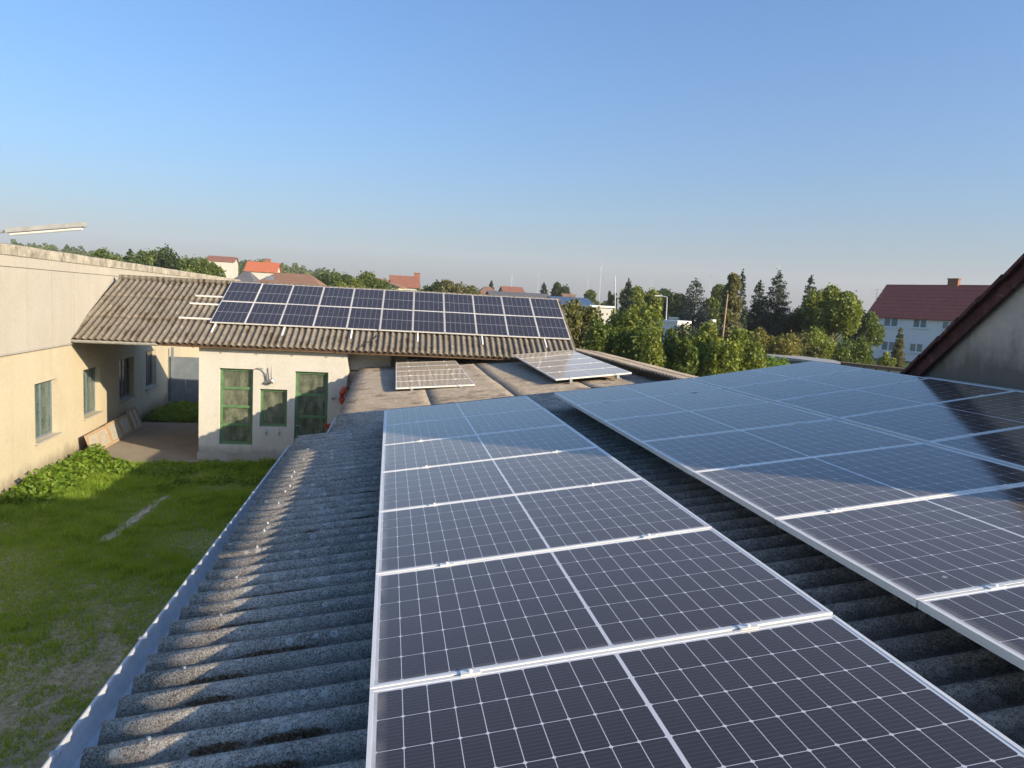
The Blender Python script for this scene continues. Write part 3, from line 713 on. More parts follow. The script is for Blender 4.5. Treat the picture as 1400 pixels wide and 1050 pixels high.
wr = MB(); wr.tube([fac(4.06, 2.72, -0.85), fac(5.2, 2.71, -0.85)], 0.02, 6); tag(wr.build('cross_pipe', M_black), 'thin black pipe crossing the gap right of the workshop corner', 'pipe')

# panels on the far roof: 2 x 11 portrait modules
PW, PH = 0.965, 1.37
RF = frame_rot(upF, -eF)
def farp(u, t, off): return A0 + eF*u + upF*t + nF*off
gf = 'solar panels in two rows on the workshop roof'
pf = make_panel('solar_panel', PH, PW, M_cells_far, 'x', gf, False, False, 0.010)
OFF = 0.10
for r in range(2):
    for c in range(11):
        o = pf if (r == 0 and c == 0) else dup(pf)
        # local x runs up the slope, local y to the left
        o.location = farp(3.44 + c*(PW+0.012) + (PW), 1.12 + r*(PH+0.02), OFF); o.rotation_euler = jit(RF, 0.25)
        o['label'] = '%s panel from the left in the %s row on the workshop roof' % (ORD[c].replace('eleventh', 'last and eleventh'), ('lower', 'upper')[r])
for k, (t, u0) in enumerate(((1.38, 2.50), (2.32, 2.55), (2.85, 2.58))):
    rail(farp(u0, t, 0.03), farp(3.44+11*0.977, t, 0.03), ['lowest', 'middle', 'topmost'][k]+' of three pale rails sticking out left of the workshop panels', 'rails left of the workshop panels', 'mounting_rail', 0.045, 0.042, nF)
for k in range(12):
    u = 3.44+k*1.955*0.5*1.0
    if k % 2 == 0:
        rail(farp(u+0.15, 0.62, 0.028), farp(u+0.15, 2.2, 0.028), '%s upright hanger strap showing under the lower panel row' % ORD[k//2 if k < 11 else 6], 'hanger straps on the workshop roof', 'hanger_strap', 0.05, 0.02, nF)

cbl = MB(); cbl.tube([farp(8.25, 1.2, .12), farp(8.3, 0.95, .05), farp(8.15, 0.6, .045), farp(7.95, 0.35, .05), farp(7.75, 0.02, .05), farp(7.7, -0.05, -.05)], 0.013, 6)
tag(cbl.build('hanging_cable', M_black), 'thin black cable running from the panels down to the workshop eaves', 'cable')

# gate and building at the end of the passage
gs = thing('metal_gate', (-7.4, 32.3, 0), 'tall blue-grey sheet metal gate closing the passage', 'gate')
gm = MB()
for k in range(6): gm.box(-9.15+k*0.7, 32.3, 0.08, -9.15+k*0.7+0.69, 32.33, 2.0)
gm.build('sheet', M_gate, gs)
gm = MB(); gm.box(-9.2, 32.331, 1.92, -4.9, 32.38, 1.98); gm.box(-9.2, 32.331, 0.1, -4.9, 32.38, 0.17); gm.obox((-9.1, 32.331, 0.2), (4.1, 0, 1.6), (0, 0.03, 0), (0, 0, 0.06)); gm.build('brace', M_steel, gs)
gm = MB(); gm.box(-9.03, 32.24, 0, -8.93, 32.298, 2.4); gm.build('post', M_gate, gs)
nb = thing('cream_neighbour_building', (-8, 42, 0), 'bright cream neighbour wall seen over the gate', 'building')
gm = MB(); gm.box(-16, 41, 0, -2, 48, 3.9); gm.build('wall', M_cream, nb)
gm = MB(); gm.box(-11.75, 40.93, 1.9, -11.1, 40.995, 4.0-.2); gm.build('pilaster', M_plinth, nb)
gm = MB(); gm.box(-16.2, 40.9, 3.9, -1.8, 48.2, 4.02); gm.build('roof', M_plinth, nb)

# ------------------------------------------------------------------ gable house on the right
WX = 6.10
gh = thing('gable_house', (WX+4, 4, 0), 'house with a bare tan rendered gable wall and red-brown roof edge on the right', 'building')
YF, YN, ZE, SLP = 7.45, 0.10, 4.34, 0.87
yp = (YF+YN)/2; zp = ZE+SLP*(YF-yp)
gm = MB(); gm.prism([(WX, YN, 0), (WX, YN, ZE), (WX, yp, zp), (WX, YF, ZE), (WX, YF, 0)], (9, 0, 0)); gm.build('wall', M_tan, gh)
def verge_mat():
    g = G('old_red_tiles'); p = g.pos(); s = g.sep(p)
    c = g.ramp(g.noise(7, 6, 0.7, p), [(0.35, (0.06, 0.022, 0.017)), (0.6, (0.13, 0.042, 0.03)), (0.72, (0.30, 0.22, 0.17))])
    g.set(color=c, rough=0.85); g.bump(g.noise(40, 4, .6, p), 0.4, 0.01); return g.m
M_tile = verge_mat()
dF = Vector((0, 1, -SLP)).normalized(); nT = Vector((0, SLP, 1)).normalized()
tl = MB(); pk = Vector((WX-0.14, yp, zp+0.05)); L = (YF-yp)*math.sqrt(1+SLP**2)+0.22
k = 0; sN = 0
while sN < L:
    st = min(0.33, L-sN)
    tl.obox(pk+dF*sN+nT*(0.02+random.uniform(-.004, .004)), (9.3, 0, 0), dF*(st+0.03)+nT*-0.015, nT*0.035); sN += 0.33
dN = Vector((0, -1, -SLP)).normalized(); nTN = Vector((0, -SLP, 1)).normalized(); sN = 0
while sN < L:
    tl.obox(pk+dN*sN+nTN*0.02, (9.3, 0, 0), dN*(min(0.33, L-sN)+0.03)+nTN*-0.015, nTN*0.035); sN += 0.33
tl.build('tiled_roof', M_tile, gh)
vb = MB(); vb.obox(pk+Vector((0.06, 0, 0))+nT*-0.11, (0.045, 0, 0), dF*L, nT*0.125); vb.obox(pk+Vector((0.06, 0, 0))+nTN*-0.11, (0.045, 0, 0), dN*L, nTN*0.125)
vb.build('bargeboard', M_tile, gh)
fl = MB(); fl.obox((WX-0.012, YN, on1(6.0, 0).z-0.12), (0.01, 0, 0), (0, YF-YN, 0), (0, 0, 0.1)); fl.build('flashing', M_gutter, gh)

# ------------------------------------------------------------------ vegetation
def leaves(P, size, up=0.0, aspect=0.55):
    n = len(P); s = size*RNG.choice([0.6, 0.8, 1.0, 1.25, 1.7], n)[:, None]*RNG.uniform(.8, 1.2, n)[:, None]
    d = RNG.normal(size=(n, 3)); d[:, 2] += up; d /= np.linalg.norm(d, axis=1)[:, None]
    u = np.cross(d, RNG.normal(size=(n, 3))); u /= (np.linalg.norm(u, axis=1)[:, None]+1e-9)
    return np.stack([P-d*s*.5, P+u*s*aspect*.5, P+d*s*.5, P-u*s*aspect*.5], 1)
def crown_pts(n, h0, h1, rx, ry, nl, rough=0.4, fill=0.35):
    """lobes spread over an ellipsoid crown, leaves mostly on lobe shells"""
    lob = []
    for k in range(nl):
        d = RNG.normal(size=3); d /= np.linalg.norm(d)
        if d[2] < -0.55: d[2] *= -0.4
        rr = RNG.uniform(0.45, 0.86); sz = RNG.uniform(0.20, 0.42)
        lob.append((d*rr, sz))
    cnt = np.array([l[1]**2 for l in lob]); cnt = (cnt/cnt.sum()*n).astype(int)
    Ps = []
    for (c, sz), m in zip(lob, cnt):
        d = RNG.normal(size=(m, 3)); d /= np.linalg.norm(d, axis=1)[:, None]
        r = np.where(RNG.random(m) < fill, RNG.random(m)**0.5, 1-np.abs(RNG.normal(0, rough*0.35, m)))
        r = np.where(RNG.random(m) < 0.08, r*1.25, r)
        Ps.append(c+d*r[:, None]*sz)
    P = np.concatenate(Ps); P[:, 2] *= 0.95
    return P*np.array([rx, ry, (h1-h0)/2]) + np.array([0, 0, (h0+h1)/2])
def conifer_pts(n, h0, h1, r, whorls, droop=0.25, jag=0.25):
    nb = max(120, whorls*16); Ps = []
    fs = np.where(RNG.random(nb) < 0.5, RNG.random(nb)*0.97, 1-np.sqrt(1-RNG.random(nb)*0.985)); fs = np.sort(fs); n = int(n*1.4)
    wts = (1-fs)+0.22; cnt = np.maximum(8, (wts/wts.sum()*n)).astype(int)
    for f, per in zip(fs, cnt):
        z = h0+(h1-h0)*f; R_ = r*(1-f)**0.62*RNG.uniform(1-jag, 1.12)+0.05*r
        a = RNG.uniform(0, 2*np.pi); t = RNG.random(per)**0.6; wd = (1-t*0.75)*R_*0.30+0.05
        x = np.cos(a)*t*R_; y = np.sin(a)*t*R_; off = RNG.normal(0, 0.8, per)*wd
        zz = z - droop*t*R_ + 0.15*R_*t**2 - np.abs(RNG.normal(0, 0.10*R_+0.04, per))
        Ps.append(np.stack([x-np.sin(a)*off, y+np.cos(a)*off, zz], 1))
    tip = np.stack([RNG.normal(0, 0.03*r, 80), RNG.normal(0, 0.03*r, 80), h1-RNG.random(80)*(h1-h0)*0.10], 1)
    return np.concatenate(Ps+[tip])
def trunk_mb(h, r, limbs, spread, zl):
    mb = MB(); top = Vector((RNG.normal(0, .1), RNG.normal(0, .1), h))
    mb.tube([(0, 0, -0.1), (r*.2, 0, h*.35), tuple(top)], [r, r*.75, r*.25], 8)
    for k in range(limbs):
        a = RNG.uniform(0, 6.28); z = zl*RNG.uniform(0.7, 1.3); L = spread*RNG.uniform(.5, .9)
        mb.tube([(0, 0, z), (math.cos(a)*L*.5, math.sin(a)*L*.5, z+L*.5), (math.cos(a)*L, math.sin(a)*L, z+L*.9)], [r*.45, r*.3, r*.08], 6)
    return mb
LM = dict(
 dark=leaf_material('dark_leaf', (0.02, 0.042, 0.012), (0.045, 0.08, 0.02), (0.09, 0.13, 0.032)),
 mid=leaf_material('mid_leaf', (0.045, 0.075, 0.013), (0.10, 0.145, 0.025), (0.18, 0.21, 0.045)),
 light=leaf_material('light_leaf', (0.075, 0.11, 0.016), (0.17, 0.21, 0.033), (0.28, 0.28, 0.06)),
 olive=leaf_material('olive_leaf', (0.06, 0.07, 0.02), (0.13, 0.13, 0.035), (0.22, 0.20, 0.065)),
 ivy=leaf_material('ivy_leaf', (0.09, 0.10, 0.04), (0.17, 0.17, 0.075), (0.27, 0.26, 0.12)),
 yellow=leaf_material('yellow_leaf', (0.10, 0.10, 0.02), (0.18, 0.17, 0.035), (0.26, 0.23, 0.06)),
 spruce=leaf_material('spruce_needle', (0.016, 0.032, 0.018), (0.034, 0.058, 0.031), (0.065, 0.088, 0.045), 0.1),
 blue=leaf_material('blue_spruce_needle', (0.03, 0.05, 0.04), (0.06, 0.085, 0.065), (0.11, 0.13, 0.10), 0.1),
 bright=leaf_material('bright_herb_leaf', (0.09, 0.16, 0.015), (0.16, 0.25, 0.03), (0.24, 0.30, 0.06), 0.4))
def plant(name, base, pts, mat, size, label, cat, group=None, trunk=None, up=0.0, part='crown', aspect=0.75):
    t = thing(name, base, label, cat, group)
    V = leaves(pts, size, up, aspect)
    me = np_mesh(part, V.reshape(-1, 3)+np.array(base, np.float32), np.arange(4*len(pts)).reshape(-1, 4), LM[mat], t)
    if trunk is not None:
        tr = MB(); tr.v = [(v[0]+base[0], v[1]+base[1], v[2]+base[2]) for v in trunk.v]; tr.f = trunk.f; tr.build('trunk', M_bark, t, True)
    return t
def pix_tree(kind, px, py_top, Y, wpx, label, group=None, mat='mid', n=7000, leaf=None, ground=0.0, h0f=0.12, nl=16, name=None, cat='tree', r_over=None):
    top = at(px, py_top-(3 if kind == 'shrub' and Y < 48 else 0), Y); base = Vector((top.x, top.y, ground)); h = top.z-ground; rad = wpx/2*Y*1.03/F_PX
    leaf = (leaf*1.12 if leaf else max(0.14, 0.0024*Y)); n = int(n*2.4)
    if kind == 'round':
        P = crown_pts(n, h*h0f, h*1.0, rad, rad*0.9, nl); return plant(name or 'broadleaf_tree', base, P, mat, leaf, label, cat, group, trunk_mb(h*0.75, max(.06, h*.022), 5, rad*.8, h*.3))
    if kind == 'shrub':
        P = crown_pts(n, -0.25*h, h*1.04, rad*1.25, rad*1.1, max(nl, 28), 0.5, 0.25); return plant(name or 'shrub', base, P, mat, leaf, label, cat, group, trunk_mb(h*0.6, .05, 6, rad*.6, h*.2), 0.3, 'foliage')
    if kind == 'cone':
        P = conifer_pts(n, h*0.05, h, rad, max(14, int(h*3)), 0.3); return plant(name or 'conifer_tree', base, P, mat, leaf*0.85, label, cat, group, trunk_mb(h*0.97, max(.06, h*.016), 0, 0, 1), 0.0, 'crown', 0.6)
    if kind == 'column':
        Ps = []
        for k in range(46):
            f = (k+RNG.random())/46; pr = min(1, 3.0*(1-f))**0.6*min(1, .6+2*f)*RNG.uniform(.55, 1.1); a = RNG.uniform(0, 6.28)
            d = RNG.normal(size=(n//46, 3)); d /= np.linalg.norm(d, axis=1)[:, None]; d *= (1-np.abs(RNG.normal(0, .2, n//46)))[:, None]
            Ps.append(d*np.array([rad*.55, rad*.55, h*.05])*RNG.uniform(.7, 1.25)+np.array([math.cos(a)*rad*.5*pr, math.sin(a)*rad*.5*pr, h*(f*.95+.02)]))
        P = np.concatenate(Ps)
        return plant(name or 'ivy_column', base, P, mat, leaf, label, cat, group, trunk_mb(h*0.97, .12, 0, 0, 1))

GH = 'shrubs of the hedge beyond the roofs'
pix_tree('shrub', 797, 414, 34, 72, 'olive tall shrub just right of the workshop roof end', GH, 'olive', 9000, .12)
pix_tree('shrub', 826, 440, 31, 62, 'small mid-green shrub beside the olive one behind the ridge sheet', GH, 'mid', 7000, .11)
pix_tree('shrub', 866, 421, 35, 82, 'tall bright green bush below the round tree in the hedge', GH, 'light', 10000, .13)
pix_tree('shrub', 878, 447, 30, 72, 'dark-leaved bush at the near side of the hedge, second from the roof end', GH, 'mid', 8000, .11)
pix_tree('shrub', 924, 452, 30, 72, 'dense hedge bush in front of the white shed', GH, 'mid', 9000, .11)
pix_tree('shrub', 962, 451, 29, 66, 'hedge bush in the middle with mixed bright and dark leaves', GH, 'light', 9000, .11)
pix_tree('shrub', 1004, 449, 28, 78, 'broad round bush at the right end of the hedge below the ivy column', GH, 'light', 10000, .11)
pix_tree('shrub', 898, 461, 27, 60, 'low bright bush in the front of the hedge left of the middle', GH, 'light', 7000, .10)
pix_tree('shrub', 944, 463, 26.5, 58, 'low bush filling the front of the hedge in the middle', GH, 'mid', 7000, .10)
pix_tree('shrub', 982, 462, 26, 56, 'low bright bush in the front of the hedge toward its right end', GH, 'light', 7000, .10)
pix_tree('shrub', 1062, 488, 30, 60, 'low bright yellow-green plants at the end of the hedge', None, 'bright', 4000, .09, name='herb_bed', cat='plants')
pix_tree('shrub', 1057, 443, 46, 74, 'yellowish rounded shrub right of the ivy column', None, 'yellow', 6000, .14, name='yellow_shrub', cat='shrub')
GT = 'garden trees beyond the hedge'
pix_tree('round', 876, 382, 72, 74, 'large round broadleaf tree left of the lamp post', GT, 'light', 9000)
pix_tree('cone', 860, 380, 68, 34, 'dark narrow conifer in front of the round broadleaf tree', GT, 'spruce', 5000)
pix_tree('cone', 952, 380, 66, 76, 'grey-blue spruce with a thin leader beside the white shed', GT, 'blue', 8000)
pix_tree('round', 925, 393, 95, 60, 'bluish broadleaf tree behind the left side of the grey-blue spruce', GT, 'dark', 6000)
pix_tree('round', 985, 387, 92, 66, 'broadleaf tree behind the ivy column on its left', GT, 'mid', 7000)
pix_tree('column', 1003, 373, 52, 34, 'pale ivy-covered dead tree like a column', GT, 'ivy', 9000, .13, name='ivy_covered_tree')
pix_tree('cone', 1016, 368, 58, 34, 'dark spruce tip right behind the ivy column', GT, 'spruce', 5000)
pix_tree('cone', 1040, 383, 62, 58, 'dark brownish spruce between the ivy column and the tallest spruce', GT, 'spruce', 7000)
pix_tree('cone', 1066, 369, 60, 74, 'tallest dark spruce left of the walnut tree', GT, 'spruce', 9000)
pix_tree('cone', 1110, 376, 64, 48, 'slim spruce top between the tallest spruce and the walnut tree', GT, 'spruce', 6000)
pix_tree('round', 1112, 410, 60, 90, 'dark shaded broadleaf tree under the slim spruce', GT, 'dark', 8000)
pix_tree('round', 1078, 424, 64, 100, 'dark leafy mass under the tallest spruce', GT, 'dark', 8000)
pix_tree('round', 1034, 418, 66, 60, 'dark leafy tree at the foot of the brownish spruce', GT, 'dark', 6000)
pix_tree('round', 1146, 381, 56, 98, 'big bright walnut tree left of the white house', GT, 'light', 13000, .17, nl=26, h0f=0.04)
pix_tree('round', 1182, 400, 66, 60, 'broadleaf tree touching the gable of the white house', GT, 'mid', 7000)
GB = 'bushes along the carport'
for (px, py, wp, m, lab) in ((1092, 460, 60, 'olive', 'feathery olive bush left of the three carport bushes'), (1118, 450, 58, 'light', 'bright bush in the middle under the walnut tree'), (1150, 470, 70, 'mid', 'low wide bush at the foot of the walnut tree'), (1175, 462, 40, 'mid', 'bush next to the corner of the white house')):
    pix_tree('shrub', px, py, 50, wp, lab, GB, m, 4500, .13)
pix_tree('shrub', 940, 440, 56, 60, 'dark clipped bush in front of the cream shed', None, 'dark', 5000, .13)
pix_tree('shrub', 1213, 481, 58, 23, 'ball-shaped clipped bush in front of the white house', None, 'light', 4000, .09, name='ball_bush', cat='bush', nl=40)
pix_tree('cone', 1232, 447, 60, 26, 'small young conifer in front of the white house', None, 'olive', 5000, .10)
# tree belts on the left
GL = 'trees behind the workshop roof'
for (px, py, Y, wp, m, kd, lab) in (
  (150, 338, 105, 40, 'mid', 'round', 'first green treetop over the hall coping from the left'), (178, 340, 100, 34, 'dark', 'cone', 'dark pointed treetop over the hall coping'),
  (208, 345, 110, 44, 'mid', 'round', 'wide green treetop over the hall coping right of the pointed one'), (236, 337, 100, 40, 'dark', 'round', 'tallest dark treetop over the hall coping'),
  (262, 342, 96, 36, 'mid', 'round', 'treetop over the hall coping left of the white villa'), (290, 358, 98, 44, 'mid', 'round', 'treetop below the white villa'),
  (455, 366, 120, 44, 'mid', 'round', 'left tree of the belt behind the brown hipped roof'), (485, 372, 110, 50, 'light', 'round', 'light tree in the belt behind the brown hipped roof'),
  (515, 376, 112, 48, 'mid', 'round', 'last tree of the belt before the yellow house'), (440, 372, 135, 40, 'dark', 'round', 'dark tree behind the right end of the brown hipped roof'),
  (592, 377, 118, 46, 'dark', 'round', 'dark green tree right of the yellow house'), (620, 377, 112, 62, 'olive', 'round', 'broad brownish green tree above the middle panels'),
  (672, 384, 170, 18, 'dark', 'cone', 'small pointed tree above the brown bungalow roof'), (708, 391, 190, 40, 'mid', 'round', 'pale round tree left of the two dark distant trees'),
  (744, 387, 185, 24, 'spruce', 'cone', 'distant dark spruce above the panel row end'), (769, 384, 190, 32, 'dark', 'round', 'distant dark flat-topped pine'),
  (815, 397, 160, 50, 'mid', 'round', 'green tree behind the white flat building'), (836, 398, 140, 16, 'dark', 'round', 'slim tree beside the thin mast')):
    pix_tree(kd, px, py, Y, wp*(1.35 if px < 560 else 1.1), lab, GL, m, 5200, None, ground=(max(0, (at(px, py, Y).z-11)) if px < 560 else 0), h0f=0.02)

# ------------------------------------------------------------------ distant hill and wood
prof = [(-500, 300), (-200, 308), (-20, 330), (40, 330), (100, 336), (150, 345), (230, 350), (300, 352), (345, 352), (390, 358), (420, 364), (470, 374), (530, 383), (600, 394), (660, 404), (720, 414), (800, 421)]
HM = MB(); Ys = (260, 330, 420, 560, 760)
for j, Y in enumerate(Ys):
    for (px, py) in prof:
        p = at(px, py+14, 520); hz = max(0.0, p.z)*(0.02, 0.3, 0.68, 0.98, 1.0)[j]; q = at(px, py, 1.0)
        HM.v.append((q.x*Y, Y, hz-1.0))
m = len(prof)
for j in range(len(Ys)-1):
    for i in range(m-1): a = j*m+i; HM.f.append((a, a+1, a+m+1, a+m))
tag(HM.build('hill', ground_mat(), smooth=True), kind='structure')
Ps = []
pxs = np.array([p[0] for p in prof]); pys = np.array([p[1] for p in prof])
for k in range(700):
    px = RNG.uniform(-60, 660); Y = RNG.choice([300, 360, 420, 480, 540])*RNG.uniform(.92, 1.08)
    py = np.interp(px, pxs, pys); top = at(px, py+14, 520); fr = np.interp(Y, Ys, (0.02, 0.3, 0.68, 0.98, 1.0)); z = max(0, top.z)*fr-1.0
    q = at(px, py, 1.0); x = q.x*Y; h = RNG.uniform(6, 11.5); r = RNG.uniform(2.6, 4.6)
    P = crown_pts(190, -0.3*h, h, r, r, 6); Ps.append(P+np.array([x, Y, z]))
P = np.concatenate(Ps); V = leaves(P, 1.5)
tag(np_mesh('hill_wood', V.reshape(-1, 3), np.arange(4*len(P)).reshape(-1, 4), LM['mid']), 'wooded hillside on the left horizon behind the houses', 'wood', kind='stuff')
Ps = []
for k in range(420):
    px = RNG.uniform(640, 1500); Y = RNG.uniform(330, 620); q = at(px, 400, 1.0); h = RNG.uniform(4, 8.5); r = RNG.uniform(3, 6)
    Ps.append(crown_pts(70, 0, h, r, r, 4)+np.array([q.x*Y, Y, 0]))
P = np.concatenate(Ps); V = leaves(P, 1.3)
tag(np_mesh('horizon_trees', V.reshape(-1, 3), np.arange(4*len(P)).reshape(-1, 4), LM['dark']), 'low band of faraway trees along the horizon', 'wood', kind='stuff')

# ------------------------------------------------------------------ houses
def tiles(name, a, b, rowh=0.35):
    g = G(name); p = g.pos(); s = g.sep(p)
    n = g.noise(1.2, 6, 0.7, p); r = g.math('FRACT', g.math('DIVIDE', s[2], rowh*0.6)); ln = g.math('LESS_THAN', r, 0.16)
    c = g.ramp(n, [(0.3, a), (0.7, b)]); c = g.mix(g.math('MULTIPLY', ln, 0.55), c, tuple(k*0.35 for k in a))
    g.set(color=c, rough=0.8, spec=0.3); return g.m
M_redtile = tiles('dark_red_tiles', (0.30, 0.055, 0.042), (0.38, 0.085, 0.062), 0.9)
M_orange = tiles('orange_tiles', (0.50, 0.13, 0.05), (0.58, 0.18, 0.08))
M_browntile = tiles('brown_tiles', (0.22, 0.12, 0.075), (0.30, 0.17, 0.11))
M_rustile = tiles('rust_tiles', (0.26, 0.10, 0.06), (0.34, 0.15, 0.09))
M_greytile = tiles('grey_tiles', (0.10, 0.10, 0.11), (0.16, 0.15, 0.15))
M_housewhite = plaster('house_white', (0.88, 0.80, 0.74), (0.66, 0.6, 0.56), 0.15)
M_houseyellow = plaster('house_yellow', (0.72, 0.60, 0.32), (0.5, 0.4, 0.25), 0.15)
M_winpane = glass_dirty('house_glass', (0.10, 0.16, 0.16), 0.1, (0.3, 0.36, 0.36), 0.4)
M_bluepv = simple('blue_solar_roof', (0.05, 0.08, 0.13), 0.3)

def house(name, c, yaw, L, D, he, hr, wall, roof, label, hip=0.0, z0=0.0, over=0.35, wins=(), chim=None, group=None, cat='house'):
    """ridge runs along local x; local y into the picture; c = centre of the front wall's base"""
    c = Vector((c[0], c[1], z0)); ex = Vector((math.cos(yaw), math.sin(yaw), 0)); ey = Vector((-math.sin(yaw), math.cos(yaw), 0)); Z = Vector((0, 0, 1))
    t = thing(name, c, label, cat, group)
    P = lambda x, y, z: c+ex*x+ey*y+Z*z
    w = MB()
    if hip: w.obox(P(-L/2, 0, -1), ex*L, ey*D, Z*(he+1))
    else: w.prism([P(-L/2, 0, -1), P(-L/2, 0, he), P(-L/2, D/2, hr-0.12), P(-L/2, D, he), P(-L/2, D, -1)], ex*L)
    w.build('wall', wall, t)
    r = MB(); sl = (hr-he)/(D/2); o = over; th = 0.18
    if hip:
        a = [P(-L/2-o, -o, he-o*sl), P(L/2+o, -o, he-o*sl), P(L/2+o, D+o, he-o*sl), P(-L/2-o, D+o, he-o*sl)]; b = [P(-L/2+hip, D/2, hr), P(L/2-hip, D/2, hr)]
        r.add(a+b, [(0, 1, 5, 4), (1, 2, 5), (2, 3, 4, 5), (3, 0, 4), (3, 2, 1, 0)])
    else:
        r.prism([P(-L/2-o, -o, he-o*sl), P(-L/2-o, D/2, hr), P(-L/2-o, D+o, he-o*sl), P(-L/2-o, D+o, he-o*sl+th), P(-L/2-o, D/2, hr+th), P(-L/2-o, -o, he-o*sl+th)], ex*(L+2*o))
    ro = r.build('roof', roof, t)
    if chim:
        for cx in chim:
            k = MB(); k.obox(P(cx-.7, D/2-.35, hr-0.4), ex*1.4, ey*0.7, Z*1.35); k.obox(P(cx-.8, D/2-.45, hr+0.95), ex*1.6, ey*0.9, Z*0.12); k.build('chimney', M_rustile, ro)
    for (x0, x1, za, zb) in wins:
        f = MB(); t_ = 0.18
        f.obox(P(x0, -.05, za), ex*(x1-x0), ey*.06, Z*t_); f.obox(P(x0, -.05, zb-t_), ex*(x1-x0), ey*.06, Z*t_)
        f.obox(P(x0, -.05, za+t_), ex*t_, ey*.06, Z*(zb-za-2*t_)); f.obox(P(x1-t_, -.05, za+t_), ex*t_, ey*.06, Z*(zb-za-2*t_)); f.obox(P((x0+x1)/2-t_/2, -.05, za+t_), ex*t_, ey*.06, Z*(zb-za-2*t_))
        wn = f.build('window', M_white, t)
        g_ = MB(); g_.obox(P(x0+t_, -.02, za+t_), ex*(x1-x0-2*t_), ey*.012, Z*(zb-za-2*t_)); g_.build('pane', M_winpane, wn)
        s_ = MB(); s_.obox(P(x0-.1, -.14, za-.09), ex*(x1-x0+.2), ey*.15, Z*.085); s_.build('sill', M_white, wn)
    return t
# white house with red roof
hy = -1.15; hL = 22.0; HC = Vector((70.8, 98, 0)); HX = Vector((math.cos(hy), math.sin(hy), 0)); HNv = Vector((math.sin(hy), -math.cos(hy), 0))
def onhouse(px, py):
    d = Vector(M @ np.array([(px-700)/F_PX, (py-525)/F_PX, 1.0])); c = Vector(CAMP); p = c+d*((HC-c).dot(HNv)/d.dot(HNv)); return (p-HC).dot(HX)-hL/2, p.z+0.4
def hwin(x0, y0, x1, y1):
    a, b = onhouse(x0, y0), onhouse(x1, y1); return (a[0], b[0], b[1], a[1])
hc_ = HC+HX*hL/2
house('white_house', (hc_.x, hc_.y, 0), hy, hL, 9.4, 6.7, 11.35, M_housewhite, M_redtile, 'two-storey white house with a dark red tiled roof', 0, -0.4, 0.35,
      [hwin(1208.5, 433, 1228, 448), hwin(1248.5, 435, 1267.5, 449.5), hwin(1205, 465, 1224, 481), hwin(1243.5, 468, 1262, 483), hwin(1288, 438, 1308, 452)], [onhouse(1266, 430)[0]+1.0])
an = at(1199.5, 396, 99); q = thing('roof_aerial', (an.x, 99, 6), 'thin roof aerial at the left slope of the white house', 'aerial')
k = MB(); k.tube([(an.x, 99, 8.2), (an.x, 99, an.z+0.2)], 0.05, 6); k.build('mast', M_steel, q)
k = MB()
for dz in (0, -.5, -1.0): k.tube([(an.x-1.0, 99, an.z-.2+dz), (an.x+1.0, 99, an.z+.1+dz)], 0.03, 5)
k.build('rods', M_steel, q)
def pxhouse(name, px0, px1, py_e, py_r, Y, D, wall, roof, label, z0=0.0, hip=0, yaw=0.0, over=.4, wins=(), chim=None):
    a, b = at(px0, py_e, Y), at(px1, py_e, Y); L = (b-a).length; he = (a.z+b.z)/2; hr = at((px0+px1)/2, py_r, Y+D/2).z
    return house(name, ((a.x+b.x)/2, Y), yaw, L, D, he-z0, hr-z0, wall, roof, label, hip, z0, over, wins, chim)
pxhouse('white_villa', 283, 319, 357, 351, 230, 14, M_white_plaster, M_rustile, 'white villa with a reddish roof on the left hillside', 4.0, 0, 0.1, .4, [(-2.6, -1.2, 4.0, 5.4), (0.6, 2.0, 4.0, 5.4), (-2.6, -1.2, .8, 2.4), (.6, 2.0, .8, 2.4)])
pxhouse('orange_house', 336, 377, 371, 359, 190, 12, M_white_plaster, M_orange, 'house with a bright orange tiled roof on the hillside', 3.0, 0, 0.05, .4, [(2.2, 3.6, 2.6, 4)], [1.0])
pxhouse('grey_roof_house', 316, 345, 386, 370, 88, 7, M_white_plaster, M_greytile, 'small dark grey roof left of the brown hipped roof', 0, 1.0)
hb = pxhouse('brown_roof_house', 327, 447, 399, 373, 66, 10, M_white_plaster, M_browntile, 'long house with a brown hipped roof right behind the workshop', 0, 2.2, -0.04)
sp = at(368, 381, 69.0); k = MB(); k.obox(sp+Vector((-.35, -.1, -.3)), (0.75, 0, 0), (0, .42, .45), (0, -.06, .06)); k.build('skylight', M_gate, hb)
pxhouse('yellow_house', 536, 562, 393, 384, 150, 9, M_houseyellow, M_browntile, 'yellow gabled house above the middle of the panel row', 0, 0, 1.25, .4, [(-1, 0.4, 2.5, 4)])
pxhouse('rust_roof_house', 534, 572, 392, 378, 172, 11, M_white_plaster, M_rustile, 'rust-red roof behind the yellow house', 0, 0, 0.0, .4, (), [3.0])
pxhouse('brown_bungalow', 654, 686, 403, 392, 160, 10, M_white_plaster, M_browntile, 'brown bungalow roof right of the brownish tree', 0, 2.0)
pxhouse('flat_brown_house', 690, 716, 401, 393, 175, 9, M_white_plaster, M_rustile, 'low rusty roof with a white wall strip behind the panel row', 0, 0)
pxhouse('long_grey_house', 672, 752, 408, 401, 140, 8, M_white_plaster, M_greytile, 'long grey-roofed shed just above the upper panel row', 0, 0)
pxhouse('blue_roof_hall', 762, 812, 418, 408, 120, 12, M_gate, M_bluepv, 'hall with a bluish roof at the end of the panel row', 0, 0)
pxhouse('cream_hut', 773, 786, 409, 403, 150, 5, M_houseyellow, M_browntile, 'tiny cream building over the bluish hall roof', 0, 0)
